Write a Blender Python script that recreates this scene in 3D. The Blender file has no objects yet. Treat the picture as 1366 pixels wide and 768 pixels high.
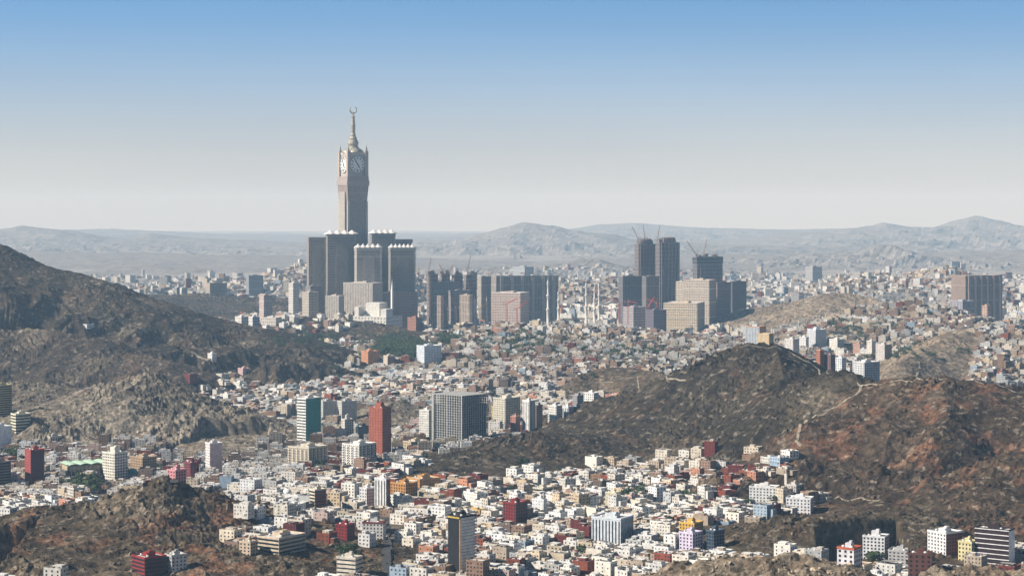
import bpy, math, random
import numpy as np
from mathutils import Vector, Matrix

R = math.radians
SC = bpy.context.scene
COL = SC.collection
rnd = random.Random(7)
rng = np.random.default_rng(11)

# ------------------------------------------------------------------ camera
F = 2620.0            # focal length in photograph pixels (1366 wide)
CX, HY = 683.0, 284.0  # principal column, horizon row
CZ = 330.0            # eye height above the valley floor, metres
cam = bpy.data.cameras.new('camera')
cam_o = bpy.data.objects.new('camera', cam)
COL.objects.link(cam_o)
cam_o.location = (0, 0, CZ)
cam_o.rotation_euler = (R(90), 0, 0)
cam.sensor_width = 36.0
cam.lens = 36.0 * F / 1366.0
cam.shift_y = (HY - 384.0) / 1366.0
cam.clip_start = 5.0
cam.clip_end = 120000.0
SC.camera = cam_o

# ------------------------------------------------------------------ light
SUN_EL = 36.0
SUN_H = Vector((-0.96, -0.28, 0)).normalized()       # towards the sun, on plan
sun_dir = Vector((SUN_H.x * math.cos(R(SUN_EL)), SUN_H.y * math.cos(R(SUN_EL)), math.sin(R(SUN_EL))))
sun = bpy.data.lights.new('sun', 'SUN')
sun.energy = 5.0
sun.angle = R(0.5)
sun.color = (1.0, 0.94, 0.85)
sun_o = bpy.data.objects.new('sun', sun)
COL.objects.link(sun_o)
sun_o.rotation_euler = sun_dir.to_track_quat('Z', 'Y').to_euler()
sun_o.location = (0, 0, 900)

world = bpy.data.worlds.new('World')
SC.world = world
world.use_nodes = True
wn, wl = world.node_tree.nodes, world.node_tree.links
wn.clear()
w_out = wn.new('ShaderNodeOutputWorld')
w_bg = wn.new('ShaderNodeBackground')
w_sky = wn.new('ShaderNodeTexSky')
w_sky.sky_type = 'NISHITA'
w_sky.sun_disc = False
w_sky.sun_elevation = R(SUN_EL)
w_sky.sun_rotation = math.atan2(SUN_H.x, SUN_H.y)
w_sky.altitude = 600
w_sky.air_density = 1.3
w_sky.dust_density = 0.0
w_sky.ozone_density = 1.0
w_tc = wn.new('ShaderNodeTexCoord')
w_map = wn.new('ShaderNodeMapping')
w_map.vector_type = 'POINT'
w_map.inputs['Scale'].default_value = (1, 1, 2.6)
w_map.inputs['Location'].default_value = (0, 0, 0.12)
w_nrm = wn.new('ShaderNodeVectorMath'); w_nrm.operation = 'NORMALIZE'
wl.new(w_tc.outputs['Generated'], w_map.inputs['Vector'])
wl.new(w_map.outputs['Vector'], w_nrm.inputs[0])
wl.new(w_nrm.outputs[0], w_sky.inputs['Vector'])
w_hs = wn.new('ShaderNodeHueSaturation')
w_sep = wn.new('ShaderNodeSeparateXYZ'); wl.new(w_tc.outputs['Generated'], w_sep.inputs[0])
w_sat = wn.new('ShaderNodeMapRange'); w_sat.interpolation_type = 'SMOOTHSTEP'          # dusty, pale air low down; clean blue higher up
for _i, _v in ((1, -0.01), (2, 0.115), (3, 0.05), (4, 1.27)):
    w_sat.inputs[_i].default_value = _v
wl.new(w_sep.outputs[2], w_sat.inputs[0]); wl.new(w_sat.outputs[0], w_hs.inputs['Saturation'])
w_val = wn.new('ShaderNodeMapRange')          # the high sky is darker than the band above the horizon
for _i, _v in ((1, 0.12), (2, 0.50), (3, 1.0), (4, 0.22)):
    w_val.inputs[_i].default_value = _v
wl.new(w_sep.outputs[2], w_val.inputs[0]); w_low = wn.new('ShaderNodeMapRange'); w_low.interpolation_type = 'SMOOTHSTEP'
for _i, _v in ((1, -0.02), (2, 0.12), (3, 0.62), (4, 1.12)):
    w_low.inputs[_i].default_value = _v
wl.new(w_sep.outputs[2], w_low.inputs[0])
w_mul = wn.new('ShaderNodeMath'); w_mul.operation = 'MULTIPLY'
wl.new(w_val.outputs[0], w_mul.inputs[0]); wl.new(w_low.outputs[0], w_mul.inputs[1]); 
w_nz = wn.new('ShaderNodeTexNoise'); w_nz.inputs['Scale'].default_value = 3.0; w_nz.inputs['Detail'].default_value = 4
w_nm = wn.new('ShaderNodeMapping'); w_nm.inputs['Scale'].default_value = (1, 1, 7)
wl.new(w_tc.outputs['Generated'], w_nm.inputs['Vector']); wl.new(w_nm.outputs[0], w_nz.inputs['Vector'])
w_nr = wn.new('ShaderNodeMapRange')           # faint uneven dust in the air
for _i, _v in ((1, 0.3), (2, 0.7), (3, 0.96), (4, 1.04)):
    w_nr.inputs[_i].default_value = _v
wl.new(w_nz.outputs['Fac'], w_nr.inputs[0])
w_m2 = wn.new('ShaderNodeMath'); w_m2.operation = 'MULTIPLY'
wl.new(w_mul.outputs[0], w_m2.inputs[0]); wl.new(w_nr.outputs[0], w_m2.inputs[1]); wl.new(w_m2.outputs[0], w_hs.inputs['Value'])
wl.new(w_sky.outputs[0], w_hs.inputs['Color'])
w_tint = wn.new('ShaderNodeMix'); w_tint.data_type = 'RGBA'      # warm dust low over the horizon
w_tint.inputs[6].default_value = (1.07, 1.0, 0.91, 1); w_tint.inputs[7].default_value = (1, 1, 1, 1)
w_tf = wn.new('ShaderNodeMapRange'); w_tf.inputs[1].default_value = 0.0; w_tf.inputs[2].default_value = 0.06
wl.new(w_sep.outputs[2], w_tf.inputs[0]); wl.new(w_tf.outputs[0], w_tint.inputs[0])
w_mx = wn.new('ShaderNodeMix'); w_mx.data_type = 'RGBA'; w_mx.blend_type = 'MULTIPLY'; w_mx.inputs[0].default_value = 1.0
wl.new(w_hs.outputs[0], w_mx.inputs[6]); wl.new(w_tint.outputs[2], w_mx.inputs[7])
wl.new(w_mx.outputs[2], w_bg.inputs['Color'])
w_bg.inputs['Strength'].default_value = 0.105
wl.new(w_bg.outputs[0], w_out.inputs['Surface'])

SC.view_settings.view_transform = 'Standard'
SC.view_settings.look = 'None'
SC.view_settings.gamma = 1.0
SC.view_settings.exposure = 0.55
SC.view_settings.use_curve_mapping = False
SC.render.engine = 'CYCLES'
cy = SC.cycles
cy.use_denoising = True
cy.max_bounces = 5
cy.diffuse_bounces = 1
cy.glossy_bounces = 2
cy.transmission_bounces = 2
cy.volume_bounces = 4
cy.transparent_max_bounces = 8
cy.use_adaptive_sampling = True
cy.adaptive_threshold = 0.012


# ------------------------------------------------------------------ pixel <-> world
def pt(px, py, Y):
    return ((px - CX) / F * Y, Y, CZ + (HY - py) / F * Y)


# ------------------------------------------------------------------ noise (numpy)
_P = np.random.default_rng(3).permutation(512)
_G = np.stack([np.cos(np.arange(512) * 2.399), np.sin(np.arange(512) * 2.399)], 1).astype(np.float32)


def gnoise(x, y, seed=0):
    x = np.asarray(x, np.float32); y = np.asarray(y, np.float32)
    xi = np.floor(x); yi = np.floor(y)
    fx = x - xi; fy = y - yi
    xi = xi.astype(np.int64) + 1000 * seed; yi = yi.astype(np.int64) + 77 * seed

    def g(a, b, dx, dy):
        h = _P[(_P[(xi + a) & 511] + yi + b) & 511]
        v = _G[h]
        return v[..., 0] * dx + v[..., 1] * dy
    u = fx * fx * fx * (fx * (fx * 6 - 15) + 10)
    v = fy * fy * fy * (fy * (fy * 6 - 15) + 10)
    n00 = g(0, 0, fx, fy); n10 = g(1, 0, fx - 1, fy)
    n01 = g(0, 1, fx, fy - 1); n11 = g(1, 1, fx - 1, fy - 1)
    a = n00 + u * (n10 - n00); b = n01 + u * (n11 - n01)
    return (a + v * (b - a)) * 1.5


def fbm(x, y, s, octv=4, seed=0, gain=0.5):
    t = 0; a = 1.0
    for i in range(octv):
        t = t + a * gnoise(x / s, y / s, seed + i)
        s *= 0.5; a *= gain
    return t


def ridged(x, y, s, octv=4, seed=0, gain=0.55):
    t = 0; a = 1.0
    for i in range(octv):
        t = t + a * (0.5 - np.abs(gnoise(x / s, y / s, seed + i)))
        s *= 0.52; a *= gain
    return t


def sstep(a, b, x):
    t = np.clip((x - a) / (b - a), 0, 1)
    return t * t * (3 - 2 * t)


# ------------------------------------------------------------------ terrain
# name, crest points (px, py, Y), width front, width back, bare?, colour, rockiness, spur strength, exponent
def hill(name, crest, wf, wb, bare=True, col=(0.12, 0.10, 0.08), rock=1.0, spur=0.45, ex=1.15, kind='hill'):
    return dict(name=name, crest=crest, wf=wf, wb=wb, bare=bare, col=col, rock=rock, spur=spur, ex=ex, kind=kind)


BROWN = (0.076, 0.058, 0.038)
DARK = (0.044, 0.035, 0.023)
GREY = (0.175, 0.150, 0.115)
TAN = (0.20, 0.16, 0.115)
RED = (0.056, 0.039, 0.025)
HILLS = [
    hill('big_hill', [(-330, 262, 4300), (-150, 285, 4250), (0, 325, 4200), (60, 353, 4200), (140, 373, 4200), (200, 396, 4200), (300, 427, 4250), (400, 447, 4300), (470, 468, 4350, .6)], 500, 450, col=DARK, spur=0.7, rock=1.3),
    hill('big_hill', [(-60, 438, 3800), (60, 440, 3750), (130, 452, 3700), (180, 470, 3650), (230, 484, 3600, .6), (275, 492, 3600, .35)], 210, 200, col=(0.060, 0.047, 0.034), rock=1.5, spur=0.5),
    hill('big_hill', [(395, 422, 4900), (450, 424, 4900), (520, 433, 4850), (548, 440, 4800)], 200, 180, col=DARK, rock=1.0, spur=0.4),
    hill('rocky_hill', [(-80, 520, 3450), (30, 508, 3450), (110, 520, 3400), (150, 528, 3300)], 200, 150, col=(0.13, 0.108, 0.08), rock=1.6),
    hill('rocky_hill', [(20, 560, 3000), (90, 527, 3000), (150, 511, 3000), (200, 498, 3000), (250, 519, 2980), (300, 543, 2950, .9), (350, 562, 2900, .6), (390, 590, 2850, .35)], 290, 140, col=GREY, rock=2.2, spur=0.55, ex=1.3),
    hill('front_hill', [(-80, 702, 1850), (0, 692, 1860), (55, 678, 1880), (120, 672, 1910), (170, 655, 1920), (222, 640, 1900), (262, 655, 1900), (310, 690, 1880), (350, 712, 1860)], 300, 190, col=BROWN, rock=1.7, spur=0.35),
    hill('front_hill', [(262, 655, 2050), (320, 668, 2100), (380, 672, 2150), (430, 686, 2150)], 110, 110, col=DARK, rock=1.3, spur=0.4),
    hill('central_mountain', [(425, 676, 2100, .28), (480, 654, 2230, .32), (560, 637, 2330, .35), (600, 619, 2420, .4), (650, 600, 2500, .45), (690, 580, 2560, .5), (740, 578, 2590, .5), (790, 580, 2660, .45), (840, 566, 2700, .5), (880, 530, 2760, .7), (915, 492, 2800, .9), (955, 471, 2820), (1000, 456, 2840), (1035, 460, 2840), (1065, 484, 2800, .8), (1100, 505, 2740, .6), (1150, 530, 2650, .5)], 400, 330, col=DARK, rock=1.5, spur=0.5, ex=1.1),
    hill('central_mountain', [(1035, 459, 2840), (1045, 500, 2680), (1020, 545, 2560, .8), (980, 590, 2480, .6)], 170, 150, col=DARK, rock=1.5, spur=0.6),
    hill('central_mountain', [(1096, 499, 2560), (1124, 490, 2540), (1158, 512, 2500)], 260, 200, col=DARK, rock=1.4, spur=0.35),
    hill('red_mountain', [(1140, 516, 2520, .35), (1180, 507, 2480, .8), (1230, 503, 2430), (1262, 501, 2420), (1300, 504, 2420), (1340, 512, 2420), (1366, 518, 2420), (1450, 500, 2430), (1640, 470, 2450)], 400, 330, col=RED, rock=1.5, spur=0.55, ex=1.1, kind='hill'),
    hill('red_mountain', [(1262, 501, 2420), (1265, 560, 2260), (1230, 625, 2140), (1180, 668, 2060)], 170, 150, col=RED, rock=1.6, spur=0.6),
    hill('red_mountain', [(1400, 575, 2100), (1352, 604, 2090), (1310, 640, 2040), (1265, 680, 1990)], 220, 160, col=RED, rock=1.7, spur=0.6),
    hill('shoulder_hill', [(945, 716, 1890), (985, 702, 1885), (1040, 691, 1880), (1080, 688, 1885), (1130, 686, 1905), (1195, 684, 1930), (1260, 690, 1950)], 120, 150, col=BROWN, rock=1.3, spur=0.3),
    hill('near_hill', [(820, 800, 1330), (860, 768, 1340), (900, 756, 1350), (960, 746, 1350), (1050, 741, 1350), (1100, 747, 1350), (1150, 762, 1340), (1190, 785, 1330)], 240, 150, col=TAN, rock=1.4, spur=0.25),
    hill('near_hill', [(1200, 790, 1330), (1250, 756, 1340), (1300, 752, 1340), (1366, 757, 1340), (1480, 740, 1330)], 240, 120, col=TAN, rock=1.4, spur=0.25),
    hill('tan_hill', [(930, 440, 5350, .6), (955, 426, 5400, .8), (1000, 411, 5450), (1050, 404, 5450), (1095, 392, 5450), (1130, 390, 5450), (1180, 402, 5400), (1205, 410, 5350)], 340, 320, col=TAN, rock=1.0, spur=0.5),
    hill('settled_hill', [(1180, 408, 4700), (1215, 403, 4650), (1250, 410, 4600), (1268, 424, 4550)], 470, 300, bare=False, col=TAN, rock=0.6, spur=0.3),
    hill('pale_hill', [(1200, 484, 3600, .3), (1240, 462, 3750, .6), (1280, 440, 3900), (1310, 448, 3900), (1366, 446, 3900), (1450, 430, 3900)], 330, 260, col=TAN, rock=1.1, spur=0.4),
    hill('settled_hill', [(1285, 440, 3950), (1320, 452, 3850), (1366, 455, 3800), (1450, 450, 3800)], 330, 260, bare=False, col=TAN, rock=0.6, spur=0.3),
    hill('settled_hill', [(560, 462, 4500), (620, 442, 4450), (700, 436, 4400), (780, 438, 4350), (860, 446, 4300), (920, 452, 4200), (960, 474, 4000)], 620, 400, bare=False, col=(0.17, 0.145, 0.115), rock=0.8, spur=0.35),
    hill('bare_mound', [(775, 498, 3550, .5), (805, 491, 3580, .9), (840, 490, 3580), (880, 498, 3500, .9), (912, 505, 3450, .6)], 170, 110, col=BROWN, rock=0.9, spur=0.4),
    hill('bare_mound', [(480, 548, 3150), (520, 535, 3150), (560, 545, 3150)], 120, 120, col=GREY, rock=1.1, spur=0.4),
    hill('far_hill', [(90, 366, 7300), (130, 352, 7300), (165, 362, 7200), (200, 368, 7100), (225, 363, 7000), (250, 372, 6900), (275, 384, 6800)], 700, 500, col=DARK, rock=1.5, spur=0.5),
    hill('far_hill', [(-60, 395, 6500), (60, 396, 6500), (280, 392, 6400), (330, 404, 6300)], 500, 500, col=DARK, rock=1.5, spur=0.4),
]


def prep(h):
    h['P'] = np.array([pt(*c[:3]) for c in h['crest']])
    h['P'][:, 2] = np.maximum(h['P'][:, 2], 4.0)
    h['wfac'] = [c[3] if len(c) > 3 else 1.0 for c in h['crest']]


for _h in HILLS:
    prep(_h)


def base_h(x, y):
    b = fbm(x, y, 900, 3, seed=20) * 9
    b = b + 10 * sstep(2400, 1500, y)
    b = b * sstep(15000, 6500, y)
    return b


def terrain(x, y, fine=True):
    """height, index of dominating hill (-1 floor), its share"""
    x = np.asarray(x, np.float64); y = np.asarray(y, np.float64)
    H = base_h(x, y)
    H0 = H.copy()
    ID = np.full(x.shape, -1, np.int32)
    bareh = np.zeros(x.shape)
    n1 = {}
    w1 = fbm(x, y, 330, 4, seed=31)
    w2 = ridged(x, y, 210, 4, seed=41)
    for i, h in enumerate(HILLS):
        P = h['P']
        W = max(h['wf'], h['wb']) * 1.8
        m = (x > P[:, 0].min() - W) & (x < P[:, 0].max() + W) & (y > P[:, 1].min() - W) & (y < P[:, 1].max() + W)
        if not m.any():
            continue
        xs = x[m]; ys = y[m]
        best = np.full(xs.shape, 1e9); zc = np.zeros(xs.shape); sd = np.zeros(xs.shape); wq = np.ones(xs.shape); zs = np.zeros(xs.shape); gs = np.zeros(xs.shape)
        for a, b, wa, wb_ in zip(P[:-1], P[1:], h['wfac'][:-1], h['wfac'][1:]):
            dx, dy = b[0] - a[0], b[1] - a[1]
            L2 = dx * dx + dy * dy
            t = np.clip(((xs - a[0]) * dx + (ys - a[1]) * dy) / L2, 0, 1)
            qx = a[0] + t * dx; qy = a[1] + t * dy
            d = np.hypot(xs - qx, ys - qy)
            u = d < best
            best[u] = d[u]; sd[u] = (ys - qy)[u]; wq[u] = (wa + t * (wb_ - wa))[u]
            g_ = (d + 12.0) ** -4.0
            zs += g_ * (a[2] + t * (b[2] - a[2])); gs += g_
        zc = zs / gs
        k = sstep(-60, 60, sd)
        w = (h['wf'] * (1 - k) + h['wb'] * k) * wq
        sp = h['spur']
        d = best / w
        fall = sstep(0.02, 0.25, d)
        d = d * np.clip(1 + fall * (sp * 0.55 * w1[m] - sp * 0.85 * (w2[m] - 0.45)), 0.68, 1.8)
        prof = 1 - np.clip(d, 0, None) ** h['ex']
        hz = zc * prof
        hz = hz + fall * 0
        base = H0[m]
        kk = 7.0
        cur = H[m]
        dlt = np.clip((hz - cur) / kk, -1, 1)
        sm = np.where(np.abs((hz - cur)) < kk, cur + kk * (dlt + 1) ** 2 / 4, np.maximum(hz, cur))
        up = hz > cur
        H[m] = sm
        idm = ID[m]; idm[up] = i; ID[m] = idm
        if h['bare']:
            bh = bareh[m]; bareh[m] = np.maximum(bh, hz - base)
    # quarry cuts: plan polygons flattened to a floor
    for (x0, x1, y0, y1, zf, sk, sb) in QUARRIES:
        dx = np.minimum(x - (x0 + sk * (y - y0)), x1 - x); dy = np.minimum(y - y0, y1 + sb * (x - x0) - y)
        jag = fbm(x, y, 40, 3, seed=77) * 7
        k = sstep(-1.5, 2.5, np.minimum(dx, dy) + jag * 0.35)
        H = H * (1 - k) + np.minimum(H, zf) * k
    if fine:
        rk = np.zeros(x.shape)
        tab = np.array([h['rock'] for h in HILLS] + [0.0])
        rk = tab[ID]
        lift = sstep(3, 22, H - H0) * rk
        # tilted strata: stretched coordinates running down to the left
        ca, sa = math.cos(R(28)), math.sin(R(28))
        xr = (x * ca + y * sa); yr = (-x * sa + y * ca)
        big = ridged(xr, yr * 2.2, 95, 4, seed=51, gain=0.55) - 0.5
        H = H + lift * 5.0 * big
        # ledges: tilted beds that break the slope into steps
        ph = (H + 0.30 * xr + 14 * fbm(x, y, 70, 3, seed=57)) / 11.0
        st = ph - np.floor(ph)
        ledge = np.where(st < 0.75, st / 0.75, (1 - st) / 0.25) - 0.5
        patch = sstep(-0.25, 0.35, fbm(x, y, 130, 3, seed=58))
        H = H + lift * (2.6 * ledge * patch + 1.1 * (ridged(xr, yr * 1.7, 17, 3, seed=61, gain=0.6) - 0.4) * (0.3 + patch)
                        + 0.45 * gnoise(x / 4.0, y / 4.0, 71) * (0.4 + patch))
        H = H + 0.25 * fbm(x, y, 14, 2, seed=81)
    return H, ID, bareh


def w_of(px, py, z):
    Y = (CZ - z) * F / (py - HY)
    return (px - CX) / F * Y, Y


QUARRIES = []
QUARRIES.append(((1076 - CX) / F * 1900, (1197 - CX) / F * 1900, 1745, 1868, -1.0, 0.0, 0.45))
QUARRIES.append(((-60 - CX) / F * 1850, (52 - CX) / F * 1850, 1690, 1815, 0.0, 0.0, 0.45))
QUARRIES.append(((222 - CX) / F * 2800, (350 - CX) / F * 2800, 2620, 2870, 3.0, 0.15, 0.3))

ucols = np.concatenate([np.linspace(-0.62, -0.305, 70)[:-1], np.linspace(-0.305, 0.305, 1180), np.linspace(0.305, 0.62, 70)[1:]])
yrows = np.exp(np.arange(math.log(1000), math.log(6600), 0.00165))
UU, YY = np.meshgrid(ucols, yrows)
XX = UU * YY
HH, IDD, _ = terrain(XX, YY)

# far plain and mountains
FAR = [
    dict(name='far_mountain', crest=[(-400, 300, 18500), (-150, 296, 18500), (0, 305, 18500), (30, 301, 18500), (60, 304, 18500), (100, 308, 18500), (160, 322, 18500), (200, 311, 18500), (250, 317, 18500), (300, 319, 18500), (400, 323, 18500), (520, 330, 18500), (600, 338, 18500)], w=2600),
    dict(name='far_mountain', crest=[(575, 334, 17500), (600, 326, 17500), (640, 311, 17500), (672, 303, 17500), (700, 295, 17500), (735, 300, 17500), (780, 309, 17500), (820, 311, 17500), (855, 322, 17500), (900, 331, 17500)], w=2600),
    dict(name='far_mountain', crest=[(900, 325, 20000), (960, 321, 20000), (1000, 318, 20000), (1050, 311, 20000), (1100, 308, 20000), (1150, 303, 20000), (1176, 296, 20000), (1215, 302, 20000), (1250, 303, 20000), (1275, 293, 20000), (1300, 287, 20000), (1330, 293, 20000), (1366, 303, 20000), (1500, 310, 20000), (1700, 300, 20000)], w=3000),
    dict(name='far_mountain', crest=[(740, 352, 10500), (775, 345, 10500), (800, 346, 10500), (835, 358, 10500)], w=800),
    dict(name='far_mountain', crest=[(1140, 340, 12500), (1170, 327, 12500), (1190, 326, 12500), (1225, 341, 12500)], w=900),
    dict(name='far_mountain', crest=[(960, 350, 12500), (1030, 338, 13000), (1120, 336, 13000), (1230, 336, 13000), (1366, 333, 12800), (1500, 335, 12800)], w=1500),
    dict(name='far_mountain', crest=[(150, 305, 25000), (300, 312, 25000), (470, 316, 25000), (600, 315, 25000), (740, 308, 25000), (800, 299, 25000), (850, 297, 25000), (930, 303, 25000), (1050, 306, 25000), (1200, 303, 25000), (1400, 302, 25000)], w=5000),
    dict(name='far_mountain', crest=[(-300, 330, 14000), (0, 333, 14000), (120, 338, 13500), (300, 340, 13000), (420, 345, 12500)], w=1800),
    dict(name='settled_ridge', crest=[(330, 380, 7600), (370, 366, 7600), (400, 352, 7600), (450, 350, 7600), (500, 352, 7600), (590, 378, 7600)], w=900),
    dict(name='settled_ridge', crest=[(1090, 388, 7200), (1130, 371, 7200), (1160, 362, 7300), (1200, 370, 7200), (1240, 362, 7100), (1268, 357, 7000), (1290, 370, 7000), (1310, 388, 7000)], w=600),
    dict(name='settled_ridge', crest=[(740, 380, 6900), (790, 372, 7000), (850, 380, 6900)], w=500),
]
for _h in FAR:
    _h['P'] = np.array([pt(*c) for c in _h['crest']])
    _h['P'][:, 2] = np.maximum(_h['P'][:, 2], 8.0)


def far_terrain(x, y):
    x = np.asarray(x, np.float64); y = np.asarray(y, np.float64)
    H = base_h(x, y) + 6 * fbm(x, y, 1500, 3, seed=91) * sstep(6300, 8000, y)
    ID = np.full(x.shape, -1, np.int32)
    nz = ridged(x, y, 1400, 6, seed=95, gain=0.6) - 0.6
    n2 = ridged(x, y, 420, 5, seed=98, gain=0.6) - 0.6
    for i, h in enumerate(FAR):
        P = h['P']; W = h['w'] * 3.2
        m = (x > P[:, 0].min() - W) & (x < P[:, 0].max() + W) & (y > P[:, 1].min() - W) & (y < P[:, 1].max() + W)
        if not m.any():
            continue
        xs = x[m]; ys = y[m]
        best = np.full(xs.shape, 1e9); zs = np.zeros(xs.shape); gs = np.zeros(xs.shape)
        for a, b in zip(P[:-1], P[1:]):
            dx, dy = b[0] - a[0], b[1] - a[1]
            t = np.clip(((xs - a[0]) * dx + (ys - a[1]) * dy) / (dx * dx + dy * dy), 0, 1)
            d = np.hypot(xs - a[0] - t * dx, ys - a[1] - t * dy)
            best = np.minimum(best, d)
            g_ = (d + 60.0) ** -4.0
            zs += g_ * (a[2] + t * (b[2] - a[2])); gs += g_
        zc = zs / gs
        d = best / h['w']
        fl = sstep(0.0, 0.12, d)
        q = nz[m] if h['w'] > 1200 else n2[m]
        d = d * (1 - fl * np.clip(0.75 * q, -0.8, 0.6))
        hz = zc * (1 - np.clip(d, 0, None) ** 0.8) + zc * 0.22 * q * sstep(0.0, 0.08, d) + zc * 0.05 * n2[m]
        cur = H[m]
        up = hz > cur
        H[m] = np.maximum(cur, hz)
        idm = ID[m]; idm[up] = i; ID[m] = idm
    return H, ID


fu = np.linspace(-0.62, 0.62, 760)
fy = np.exp(np.arange(math.log(6560), math.log(36000), 0.0048))
FU, FY = np.meshgrid(fu, fy)
FX = FU * FY
FH, FID = far_terrain(FX, FY)


def ground_z(x, y):
    """height by looking up the built sheet (bilinear)"""
    x = np.atleast_1d(np.asarray(x, np.float64)); y = np.atleast_1d(np.asarray(y, np.float64))
    out = np.zeros(x.shape)
    nr = y < 6590
    if nr.any():
        u = x[nr] / y[nr]
        ci = np.interp(u, ucols, np.arange(len(ucols)))
        ri = (np.log(np.clip(y[nr], 1001, 6590)) - math.log(1000)) / 0.00165
        c0 = np.clip(ci.astype(int), 0, len(ucols) - 2); r0 = np.clip(ri.astype(int), 0, len(yrows) - 2)
        fc = ci - c0; fr = ri - r0
        out[nr] = (HH[r0, c0] * (1 - fc) * (1 - fr) + HH[r0, c0 + 1] * fc * (1 - fr) + HH[r0 + 1, c0] * (1 - fc) * fr + HH[r0 + 1, c0 + 1] * fc * fr)
    fr_ = ~nr
    if fr_.any():
        u = x[fr_] / y[fr_]
        ci = (u + 0.62) / 1.24 * (len(fu) - 1)
        ri = (np.log(np.clip(y[fr_], 6561, 35900)) - math.log(6560)) / 0.0048
        c0 = np.clip(ci.astype(int), 0, len(fu) - 2); r0 = np.clip(ri.astype(int), 0, len(fy) - 2)
        out[fr_] = FH[r0, c0]
    return out


# screen-row envelope of the near sheet: what terrain hides
_prow = HY + (CZ - HH) / YY * F
ENV = np.minimum.accumulate(_prow, axis=0)


def env_row(x, y):
    """lowest visible screen row (largest py) at a plan position: things there show only above it"""
    u = x / y
    c = np.clip(np.interp(u, ucols, np.arange(len(ucols))).round().astype(int), 0, len(ucols) - 1)
    r = np.clip(((np.log(np.clip(y, 1001, 6500)) - math.log(1000)) / 0.00165).astype(int) - 2, 0, len(yrows) - 1)
    return ENV[r, c]


def hit(px, py):
    """where the sight line through a photo pixel first meets the ground"""
    u = (px - CX) / F
    c = int(round(float(np.interp(u, ucols, np.arange(len(ucols))))))
    col = _prow[:, c]
    idx = np.nonzero(col <= py)[0]
    if len(idx) == 0:
        Y = CZ * F / max(py - HY, 5)
        return u * Y, Y, float(ground_z(u * Y, Y)[0])
    Y = yrows[idx[0]]
    return u * Y, Y, HH[idx[0], c]


# ------------------------------------------------------------------ materials
def new_mat(name):
    m = bpy.data.materials.new(name)
    m.use_nodes = True
    n, l = m.node_tree.nodes, m.node_tree.links
    b = n['Principled BSDF']
    b.inputs['Roughness'].default_value = 0.85
    b.inputs['Specular IOR Level'].default_value = 0.25
    return m, n, l, b


def mth(n, l, op, a, b=None, c=None, clamp=False):
    q = n.new('ShaderNodeMath'); q.operation = op; q.use_clamp = clamp
    for i, v in enumerate((a, b, c)):
        if v is None:
            continue
        if isinstance(v, (int, float)):
            q.inputs[i].default_value = v
        else:
            l.new(v, q.inputs[i])
    return q.outputs[0]


def mixc(n, l, fac, a, b, mode='MIX'):
    q = n.new('ShaderNodeMix'); q.data_type = 'RGBA'; q.blend_type = mode
    for k, v in ((0, fac), (6, a), (7, b)):
        if isinstance(v, (int, float)):
            q.inputs[k].default_value = v
        elif isinstance(v, tuple):
            q.inputs[k].default_value = (*v[:3], 1)
        else:
            l.new(v, q.inputs[k])
    return q.outputs[2]


def noise_tex(n, l, scale, vec, det=4, rough=0.6):
    t = n.new('ShaderNodeTexNoise'); t.inputs['Scale'].default_value = scale
    t.inputs['Detail'].default_value = det; t.inputs['Roughness'].default_value = rough
    l.new(vec, t.inputs['Vector'])
    return t.outputs['Fac']


def ramp(n, l, fac, lo, hi, a=0.0, b=1.0):
    q = n.new('ShaderNodeMapRange'); q.inputs[1].default_value = lo; q.inputs[2].default_value = hi
    q.inputs[3].default_value = a; q.inputs[4].default_value = b
    l.new(fac, q.inputs[0])
    return q.outputs[0]


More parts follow.
